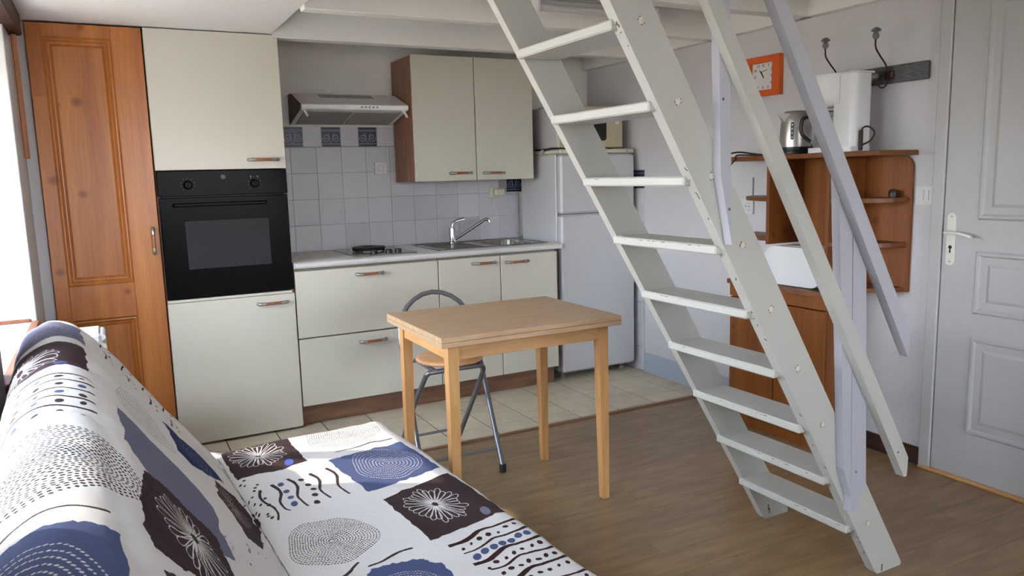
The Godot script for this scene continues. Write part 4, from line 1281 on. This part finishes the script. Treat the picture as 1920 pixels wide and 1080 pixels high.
	var face_xf := Transform3D(Basis(Vector3(0, 0, 1), Vector3(0, 1, 0), Vector3(-1, 0, 0)), Vector3(-0.0185, 0, 0))
	for n in 12:
		var an := PI / 2 - TAU * (n + 1) / 12.0
		var px := clampf(0.066 * cos(an), -0.053, 0.053)
		var py := clampf(0.066 * sin(an), -0.053, 0.053)
		text(str(n + 1), 0.017, face_xf * Transform3D(Basis(), Vector3(px, py, 0)), M.pale_ink, q, "numeral")
	for hnd in [[2.05, 0.030, 0.0035], [1.30, 0.040, 0.0025]]:
		var hs := sb()
		var an: float = hnd[0]
		var dir := Vector3(cos(an) if hnd[1] < 0.035 else cos(0.15), sin(an) if hnd[1] < 0.035 else sin(0.15), 0)
		if hnd[1] > 0.035: dir = Vector3(cos(2.2), sin(2.2), 0)
		board(hs, face_xf * (-dir * 0.010 + Vector3(0, 0, 0.002)), face_xf * (dir * hnd[1] + Vector3(0, 0, 0.002)), Vector3(0, dir.x, -dir.y), hnd[2], 0.001, 0.0)
		obj("hand", hs, M.ink, q)
	var hs2 := sb()
	board(hs2, face_xf * Vector3(-0.012, 0.022, 0.002), face_xf * Vector3(0.026, 0.030, 0.002), Vector3(0, 1, 0), 0.003, 0.001, 0.0)
	obj("hand", hs2, M.pale_ink, q)
	# ---- coat rack
	var r := thing("coat_rack", "grey painted coat rack board with iron hooks beside the door", "coat rack", Vector3(XW, 1.657, 2.25))
	obj("board", box(Vector3(-0.022, -0.036, -0.24), Vector3(-0.001, 0.037, 0.258), 0.004), M.coat_board, r)
	for z in [-0.158, 0.092]:
		var hk := sb()
		bx(hk, Vector3(-0.040, -0.020, z - 0.021), Vector3(-0.021, 0.018, z + 0.021), 0.007)
		tube(hk, smooth_line([Vector3(-0.035, 0.0, z), Vector3(-0.055, 0.04, z + 0.0), Vector3(-0.10, 0.075, z + 0.004), Vector3(-0.135, 0.105, z + 0.01), Vector3(-0.15, 0.145, z + 0.02)]), 0.0034, 10)
		tube(hk, smooth_line([Vector3(-0.035, -0.01, z), Vector3(-0.048, -0.045, z), Vector3(-0.078, -0.055, z), Vector3(-0.098, -0.035, z - 0.008), Vector3(-0.098, -0.018, z - 0.018)]), 0.0036, 10)
		var ho := obj("hook", hk, M.hook_iron, r)
		var kn := sb()
		lathe(kn, [Vector2(0.005, -0.012), Vector2(0.011, -0.006), Vector2(0.014, 0.002), Vector2(0.011, 0.012), Vector2(0.008, 0.017), Vector2(0.020, 0.022), Vector2(0.019, 0.026), Vector2(0.010, 0.034), Vector2(0.0, 0.037)], Transform3D(Basis(), Vector3(-0.15, 0.145, z + 0.02)), 18)
		obj("knob", kn, M.porcelain_grey, ho)
		var k2 := sb()
		lathe(k2, [Vector2(0.0, -0.032), Vector2(0.009, -0.029), Vector2(0.0135, -0.018), Vector2(0.0145, 0.0), Vector2(0.0135, 0.018), Vector2(0.009, 0.029), Vector2(0.0, 0.032)], ft(Vector3(0.1, 0.12, 1), Vector3(-0.098, -0.010, z - 0.034)), 18)
		obj("knob", k2, M.porcelain_grey, ho)
	# ---- light switch
	var l := thing("light_switch", "white square light switch between coat rack and door", "switch", Vector3(XW, 1.152, 2.513))
	var lp2 := sb()
	prism(lp2, rrect(-0.038, -0.038, 0.038, 0.038, 0.006), 0.0, 0.009, fx)
	obj("plate", lp2, M.white_plastic, l)
	for z in [-0.021, 0.0015]:
		var rk := sb()
		prism(rk, rrect(z, -0.021, z + 0.0195, 0.021, 0.002), 0.0085, 0.0125, fx)
		obj("rocker", rk, M.white_plastic, l)
	# ---- mains socket and conduit under the shelf
	var o := thing("wall_socket", "white mains socket on a conduit left of the pine shelf", "socket", Vector3(XW, 1.085, 1.525))
	var sp2 := sb()
	prism(sp2, rrect(-0.04, -0.04, 0.04, 0.04, 0.006), 0.0, 0.012, fx)
	obj("plate", sp2, M.white_plastic, o)
	obj("socket_well", sock(Transform3D(fx.basis, Vector3(-0.012, 0, 0))), M.paper_white, o)
	for z in [-0.0095, 0.0095]:
		var hl := sb()
		prism(hl, disc(z, 0.0, 0.0028, 0.0028, 8), 0.013, 0.0138, fx)
		obj("pin_hole", hl, M.shadow_gap, o)
	obj("conduit", box(Vector3(-0.008, 0.041, 0.028), Vector3(-0.0005, 0.15, 0.034), 0.001), M.filter_grey, o)

# ==================================================================== the sofa bed
const FX := -0.567
const FZ := 1.90
const FK := 0.05
const TEX_S0 := 0.24
const TEX_S := 1.56        # metres across the cloth picture
const TEX_V := 2.0         # metres along it

func cloth_image() -> ImageTexture:
	return ImageTexture.create_from_image(Cloth.new().draw())

class Cloth:
	const W := 1560
	const H := 2000
	var im: Image
	var brown := Color(0.24, 0.185, 0.19)
	var blue := Color(0.30, 0.34, 0.475)
	var greyblue := Color(0.42, 0.43, 0.51)
	var navy := Color(0.16, 0.20, 0.36)
	var white := Color(0.84, 0.825, 0.815)
	var line := Color(0.24, 0.20, 0.20)
	var rng := RandomNumberGenerator.new()

	func px(p: Vector2) -> Vector2:
		return Vector2((p.x - 0.24) * 1000.0, p.y * 1000.0)

	func dot(p: Vector2, rx: float, ry: float, ang: float, c: Color):
		var o := px(p)
		var m := int(ceil(maxf(rx, ry))) + 1
		var ca := cos(ang)
		var sa := sin(ang)
		for j in range(-m, m + 1):
			for i in range(-m, m + 1):
				var u := (i * ca + j * sa) / rx
				var v := (-i * sa + j * ca) / ry
				if u * u + v * v <= 1.0:
					var x := int(o.x) + i
					var y := int(o.y) + j
					if x >= 0 and y >= 0 and x < W and y < H: im.set_pixel(x, y, c)

	func stroke(pts: Array, r0: float, r1: float, c: Color):
		var total := 0.0
		for i in pts.size() - 1: total += px(pts[i]).distance_to(px(pts[i + 1]))
		var run := 0.0
		for i in pts.size() - 1:
			var a := px(pts[i])
			var b := px(pts[i + 1])
			var n := int(a.distance_to(b)) + 1
			for k in n:
				var t := (run + a.distance_to(b) * k / n) / total
				var r := lerpf(r0, r1, t)
				var q := a.lerp(b, float(k) / n)
				im.fill_rect(Rect2i(int(q.x - r), int(q.y - r), maxi(1, int(r * 2)), maxi(1, int(r * 2))), c)
			run += a.distance_to(b)

	func wave(a: Vector2, b: Vector2, amp: float, turns: float, r0: float, r1: float, c: Color):
		var pts := []
		var d := b - a
		var n := Vector2(-d.y, d.x).normalized()
		for i in 25:
			var t := i / 24.0
			pts.append(a + d * t + n * amp * sin(t * TAU * turns))
		stroke(pts, r0, r1, c)

	func patch(corners: Array, c: Color):
		# four or more corners, edges a little uneven as in a hand print
		var poly := PackedVector2Array()
		for i in corners.size():
			var a := px(corners[i])
			var b := px(corners[(i + 1) % corners.size()])
			for k in 14:
				var q := a.lerp(b, k / 14.0)
				poly.append(q + Vector2(rng.randf_range(-3.5, 3.5), rng.randf_range(-3.5, 3.5)))
		var lo := poly[0]
		var hi := poly[0]
		for q in poly:
			lo = lo.min(q)
			hi = hi.max(q)
		for y in range(maxi(0, int(lo.y)), mini(H - 1, int(hi.y)) + 1):
			var xs := []
			for i in poly.size():
				var a := poly[i]
				var b := poly[(i + 1) % poly.size()]
				if (a.y <= y) != (b.y <= y): xs.append(a.x + (y - a.y) / (b.y - a.y) * (b.x - a.x))
			xs.sort()
			for k in range(0, xs.size() - 1, 2):
				var x0 := clampi(int(xs[k]), 0, W)
				var x1 := clampi(int(xs[k + 1]), 0, W)
				if x1 > x0: im.fill_rect(Rect2i(x0, y, x1 - x0, 1), c)

	func flower(o: Vector2, rx: float, ry: float, c: Color, petals := 26):
		for k in petals:
			var a := TAU * k / petals + rng.randf_range(-0.05, 0.05)
			var l := rng.randf_range(0.78, 1.0)
			var pts := []
			for i in 13:
				var t := i / 12.0
				var w := sin(t * PI) * 0.10
				var f := sin(t * PI / 2 * 1.0) if t < 0.5 else sin((1.0 - t) * PI / 2)
				var along := 0.12 + 0.88 * sin(t * PI)
				var across := 0.11 * sin(t * TAU)
				pts.append(o + Vector2(cos(a) * rx * along * l - sin(a) * rx * across * along, sin(a) * ry * along * l + cos(a) * ry * across * along))
			stroke(pts, 1.3, 1.3, c)

	func rings(o: Vector2, rx: float, ry: float, step: float, c: Color, big: float, long: float):
		var r := step
		while r <= 1.0:
			var n := int(TAU * r * (rx + ry) * 500.0 / (long * 2.6)) + 5
			var ph := rng.randf() * TAU
			for k in n:
				var a := TAU * k / n + ph
				var wob := 1.0 + 0.05 * sin(3.0 * a + 1.0) + 0.03 * sin(5.0 * a)
				var p := o + Vector2(cos(a) * rx, sin(a) * ry) * r * wob
				dot(p, long * rng.randf_range(0.75, 1.1) * 0.85, big * rng.randf_range(0.75, 1.1), a + PI / 2, c)
			r += step

	func draw() -> Image:
		rng.seed = 21
		im = Image.create(W, H, false, Image.FORMAT_RGB8)
		im.fill(white)
		# --- seat
		patch([Vector2(1.135, 0.0), Vector2(1.355, 0.0), Vector2(1.352, 0.285), Vector2(1.135, 0.31)], brown)
		flower(Vector2(1.235, 0.135), 0.095, 0.115, white)
		dot(Vector2(1.302, 0.256), 14, 26, 0.2, Color(0.30, 0.38, 0.66))
		rings(Vector2(1.53, 0.075), 0.125, 0.145, 0.065, line, 1.9, 3.4)
		wave(Vector2(1.455, 0.256), Vector2(1.655, 0.24), 0.008, 1.0, 2.5, 4.0, line)
		patch([Vector2(1.412, 0.315), Vector2(1.668, 0.28), Vector2(1.685, 0.565), Vector2(1.43, 0.62)], blue)
		rings(Vector2(1.555, 0.44), 0.10, 0.135, 0.10, white, 1.6, 3.2)
		for q in [[1.212, 0.413, 1.212, 0.62], [1.264, 0.391, 1.265, 0.607], [1.33, 0.396, 1.33, 0.599], [1.385, 0.382, 1.384, 0.601]]:
			wave(Vector2(q[0], q[1]), Vector2(q[2], q[3]), -0.011, 1.0, 5.0, 2.5, line)
		for q in [Vector2(1.236, 0.42), Vector2(1.237, 0.476), Vector2(1.235, 0.532), Vector2(1.232, 0.58)]: dot(q, 9, 14, 0.3, blue)
		for q in [Vector2(1.295, 0.419), Vector2(1.302, 0.47), Vector2(1.305, 0.514), Vector2(1.296, 0.56), Vector2(1.29, 0.60)]: dot(q, 8, 12, -0.2, line)
		for k in 18: dot(Vector2(1.15 + rng.randf_range(-0.025, 0.03), 0.33 + 0.018 * k), rng.randf_range(3, 6), rng.randf_range(5, 9), 0.4, line)
		wave(Vector2(1.175, 0.43), Vector2(1.17, 0.66), 0.010, 1.0, 4.0, 2.5, line)
		patch([Vector2(1.446, 0.692), Vector2(1.688, 0.61), Vector2(1.700, 0.935), Vector2(1.457, 0.995)], brown)
		flower(Vector2(1.555, 0.805), 0.085, 0.125, white, 28)
		dot(Vector2(1.648, 0.915), 13, 24, 0.2, greyblue)
		rings(Vector2(1.252, 0.85), 0.108, 0.125, 0.062, Color(0.26, 0.20, 0.185), 2.0, 3.2)
		var k0 := 0
		for q in [[1.485, 1.044, 1.70, 0.985], [1.495, 1.096, 1.70, 1.045], [1.495, 1.154, 1.70, 1.105], [1.514, 1.193, 1.70, 1.165], [1.50, 1.26, 1.70, 1.22], [1.50, 1.33, 1.70, 1.30]]:
			wave(Vector2(q[0], q[1]), Vector2(q[2], q[3]), 0.007, 1.5, 6.5 if k0 % 2 == 0 else 3.0, 4.0, Color(0.22, 0.14, 0.14))
			for d in 7:
				var t := (d + 0.6) / 7.5
				dot(Vector2(lerpf(q[0], q[2], t), lerpf(q[1], q[3], t) + 0.029 + rng.randf_range(-0.006, 0.006)), 10 if k0 == 1 else rng.randf_range(3, 8), 15 if k0 == 1 else rng.randf_range(5, 11), 0.5, blue if k0 == 1 else Color(0.22, 0.14, 0.14))
			k0 += 1
		patch([Vector2(1.255, 1.075), Vector2(1.285, 1.035), Vector2(1.40, 1.05), Vector2(1.43, 1.10), Vector2(1.43, 1.36), Vector2(1.21, 1.38)], blue)
		rings(Vector2(1.325, 1.21), 0.085, 0.12, 0.10, white, 1.6, 3.2)
		wave(Vector2(1.19, 1.05), Vector2(1.275, 0.995), 0.006, 0.7, 4.0, 2.5, line)
		wave(Vector2(1.287, 1.020), Vector2(1.40, 1.005), 0.006, 1.0, 3.0, 4.0, line)
		patch([Vector2(1.48, 1.42), Vector2(1.69, 1.40), Vector2(1.69, 1.68), Vector2(1.47, 1.70)], brown)
		# --- inner face of the backrest
		patch([Vector2(1.09, 0.44), Vector2(1.118, 0.49), Vector2(1.13, 0.63), Vector2(1.06, 0.87), Vector2(1.0, 0.89), Vector2(0.95, 0.70), Vector2(0.985, 0.52)], brown)
		flower(Vector2(1.02, 0.66), 0.055, 0.15, Color(0.55, 0.51, 0.50), 20)
		patch([Vector2(0.80, 0.39), Vector2(0.87, 0.335), Vector2(1.02, 0.36), Vector2(1.05, 0.41), Vector2(0.945, 0.555), Vector2(0.834, 0.63)], navy)
		rings(Vector2(0.92, 0.45), 0.07, 0.09, 0.22, Color(0.62, 0.63, 0.70), 1.2, 2.5)
		rings(Vector2(0.70, 0.64), 0.10, 0.14, 0.07, Color(0.52, 0.47, 0.48), 1.5, 3.0)
		patch([Vector2(0.586, 0.84), Vector2(0.70, 0.885), Vector2(0.871, 0.93), Vector2(0.845, 1.25), Vector2(0.765, 1.31), Vector2(0.673, 1.277), Vector2(0.586, 1.17)], greyblue)
		patch([Vector2(0.61, 1.226), Vector2(0.662, 1.19), Vector2(0.723, 1.196), Vector2(0.80, 1.205), Vector2(0.81, 1.375), Vector2(0.723, 1.492), Vector2(0.633, 1.60), Vector2(0.576, 1.60), Vector2(0.58, 1.40)], Color(0.22, 0.165, 0.17))
		flower(Vector2(0.70, 1.385), 0.085, 0.15, white, 24)
		for k in 26: dot(Vector2(0.88 + rng.randf_range(-0.02, 0.16), 0.95 + 0.02 * k), rng.randf_range(2, 5), rng.randf_range(4, 9), 0.3, Color(0.45, 0.44, 0.46))
		for k in 4:
			wave(Vector2(0.60 + 0.09 * k, 0.06), Vector2(0.60 + 0.09 * k, 0.26), 0.008, 1.0, 3.0, 3.0, line)
			for d in 5: dot(Vector2(0.63 + 0.09 * k, 0.07 + 0.045 * d), 4, 7, 0.2, line)
		# --- top and back
		patch([Vector2(0.25, 0.05), Vector2(0.40, 0.03), Vector2(0.52, 0.07), Vector2(0.535, 0.31), Vector2(0.40, 0.33), Vector2(0.25, 0.30)], greyblue)
		for k in 30: dot(Vector2(rng.randf_range(0.30, 0.50), rng.randf_range(0.12, 0.28)), 1.5, 6, rng.randf() * 3.0, Color(0.62, 0.63, 0.70))
		patch([Vector2(0.25, 0.40), Vector2(0.40, 0.385), Vector2(0.52, 0.39), Vector2(0.527, 0.68), Vector2(0.40, 0.72), Vector2(0.25, 0.70)], Color(0.24, 0.18, 0.19))
		flower(Vector2(0.37, 0.58), 0.10, 0.13, white, 24)
		dot(Vector2(0.463, 0.665), 14, 26, 0.2, blue)
		for k in 5:
			wave(Vector2(0.25, 0.79 + 0.065 * k), Vector2(0.525, 0.775 + 0.065 * k), 0.006, 1.5, 3.5, 4.5, line)
			for d in 6: dot(Vector2(0.29 + 0.042 * d, 0.815 + 0.065 * k + rng.randf_range(-0.008, 0.008)), rng.randf_range(5, 9), rng.randf_range(8, 14), 0.2, blue if (d + k) % 3 == 0 else line)
		rings(Vector2(0.43, 1.35), 0.165, 0.165, 0.05, line, 2.6, 4.6)
		wave(Vector2(0.36, 1.60), Vector2(0.515, 1.545), -0.006, 0.6, 4.0, 4.0, line)
		patch([Vector2(0.28, 1.64), Vector2(0.43, 1.62), Vector2(0.524, 1.63), Vector2(0.528, 1.95), Vector2(0.28, 1.97)], blue)
		rings(Vector2(0.42, 1.80), 0.085, 0.13, 0.12, white, 1.8, 3.6)
		patch([Vector2(0.585, 1.66), Vector2(0.63, 1.63), Vector2(0.66, 1.68), Vector2(0.615, 1.75)], line)
		return im

func ribbon(prof: Array, s0: float, length: float, puff: float) -> ArrayMesh:
	# closed cross-section drawn out along z with stitched hollows; uv follow the cloth
	var n := prof.size()
	var s := [s0]
	for i in range(1, n): s.append(s[i - 1] + prof[i].distance_to(prof[i - 1]))
	var rows := 60
	var st := sb()
	var nz := noise(1.7, 3, 3)
	var P := []
	for j in rows + 1:
		var v := length * j / rows
		var line := []
		for i in n:
			var a: Vector2 = prof[(i + n - 1) % n]
			var b: Vector2 = prof[(i + 1) % n]
			var nn := Vector2(-(b - a).y, (b - a).x).normalized()
			# quilting: shallow seams across and along, and a soft unevenness
			var q: float = -puff * (exp(-pow((fposmod(v + 0.11, 0.47) - 0.235) / 0.018, 2)) + 0.6 * exp(-pow((fposmod(s[i], 0.36) - 0.18) / 0.02, 2)))
			q += 0.006 * nz.get_noise_2d(v * 3.0, s[i] * 3.0)
			var e := minf(v, length - v)
			var rnd := 0.035
			if e < rnd: q -= rnd - sqrt(maxf(0.0, rnd * rnd - (rnd - e) * (rnd - e)))
			var p: Vector2 = prof[i] + nn * q
			line.append([Vector3(p.x, p.y, v), Vector2((s[i] - TEX_S0) / TEX_S, v / TEX_V)])
		P.append(line)
	st.set_smooth_group(1)
	for j in rows:
		for i in n - 1:
			for c in [[j, i], [j + 1, i + 1], [j, i + 1], [j, i], [j + 1, i], [j + 1, i + 1]]:
				var e: Array = P[c[0]][c[1]]
				st.set_uv(e[1])
				st.add_vertex(e[0])
	# ends
	for e in [0, rows]:
		var poly := PackedVector2Array()
		for i in n: poly.append(Vector2(P[e][i][0].x, P[e][i][0].y))
		var idx := Geometry2D.triangulate_polygon(poly)
		st.set_smooth_group(-1)
		for t in range(0, idx.size(), 3):
			var o := [idx[t], idx[t + 1], idx[t + 2]]
			var cr := (poly[o[1]] - poly[o[0]]).cross(poly[o[2]] - poly[o[0]])
			if (cr > 0) == (e == rows): o = [o[0], o[2], o[1]]
			for k in o:
				st.set_uv(Vector2(0.62, 0.24))
				st.add_vertex(P[e][k][0])
	st.generate_normals()
	return st.commit()

func futon():
	var cl := mat("printed_cloth", Color(1, 1, 1), 0.9, 0.0, 0.25)
	cl.albedo_texture = cloth_image()
	cl.normal_enabled = true
	cl.normal_texture = ntex(0.2, 55, [], 256, true, 1.5)
	cl.normal_scale = 0.15
	var f := thing("sofa_bed", "sofa bed under a white cover printed with brown and blue motifs", "sofa bed", Vector3(FX, 0, FZ), "", atan(FK))
	var back := [Vector2(-0.525, 0.50), Vector2(-0.527, 0.74), Vector2(-0.50, 0.84), Vector2(-0.45, 0.885), Vector2(-0.40, 0.893), Vector2(-0.345, 0.865), Vector2(-0.30, 0.81), Vector2(-0.17, 0.62), Vector2(-0.02, 0.405), Vector2(0.0, 0.385)]
	var bp := smooth_line(back, 5)
	bp += [Vector2(-0.03, 0.33), Vector2(-0.10, 0.29), Vector2(-0.18, 0.31), Vector2(-0.30, 0.42), Vector2(-0.42, 0.46), Vector2(-0.51, 0.47), Vector2(-0.525, 0.50)]
	bp.reverse()
	# run the section so that its outside lies to the right: reversed order keeps uv lengths by starting from the far end
	var total := 0.0
	var fwd := bp.duplicate()
	fwd.reverse()
	var o1 := put("backrest", ribbon(fwd, 0.0, 1.90, 0.007), cl, f)
	var seat := [Vector2(0.002, 0.385), Vector2(0.03, 0.398), Vector2(0.15, 0.402), Vector2(0.30, 0.402), Vector2(0.45, 0.402), Vector2(0.55, 0.40), Vector2(0.585, 0.385), Vector2(0.60, 0.35), Vector2(0.60, 0.27)]
	var sp := smooth_line(seat, 5)
	sp += [Vector2(0.57, 0.25), Vector2(0.30, 0.245), Vector2(0.04, 0.25), Vector2(0.0, 0.29), Vector2(0.002, 0.385)]
	put("seat", ribbon(sp, 1.122, 1.90, 0.005), cl, f)
	var fr := sb()
	bx(fr, Vector3(0.03, 0.205, 0.05), Vector3(0.57, 0.243, 0.09), 0.004)
	bx(fr, Vector3(0.03, 0.205, 1.81), Vector3(0.57, 0.243, 1.85), 0.004)
	bx(fr, Vector3(0.03, 0.205, 0.05), Vector3(0.07, 0.243, 1.85), 0.004)
	bx(fr, Vector3(0.53, 0.205, 0.05), Vector3(0.57, 0.243, 1.85), 0.004)
	obj("frame", fr, M.black_plastic, f)
	for q in [Vector2(0.08, 0.12), Vector2(0.52, 0.12), Vector2(0.08, 1.78), Vector2(0.52, 1.78)]:
		var lg := sb()
		tube(lg, [Vector3(q.x, 0.0, q.y), Vector3(q.x, 0.207, q.y)], 0.018, 12)
		obj("leg", lg, M.black_plastic, f)
	for z in [0.2, 1.7]:
		var ar := sb()
		board(ar, Vector3(0.06, 0.22, z), Vector3(-0.42, 0.452, z), Vector3(0, 0, 1), 0.03, 0.03, 0.004)
		obj("back_support", ar, M.black_plastic, f)
	# ribbed white box behind the far end
	var b := thing("ribbed_box", "small white ribbed plastic box showing behind the sofa bed backrest", "box", Vector3(-0.925, 0.0, 1.10))
	var bx1 := sb()
	bx(bx1, Vector3(-0.10, 0.0, -0.10), Vector3(0.052, 0.715, 0.10), 0.012)
	obj("body", bx1, M.white_plastic, b)
	for i in 20:
		var rb := sb()
		tube(rb, [Vector3(0.052, 0.022 + 0.0355 * i, -0.085), Vector3(0.052, 0.022 + 0.0355 * i, 0.09)], 0.013, 8)
		obj("rib", rb, M.white_plastic, b)
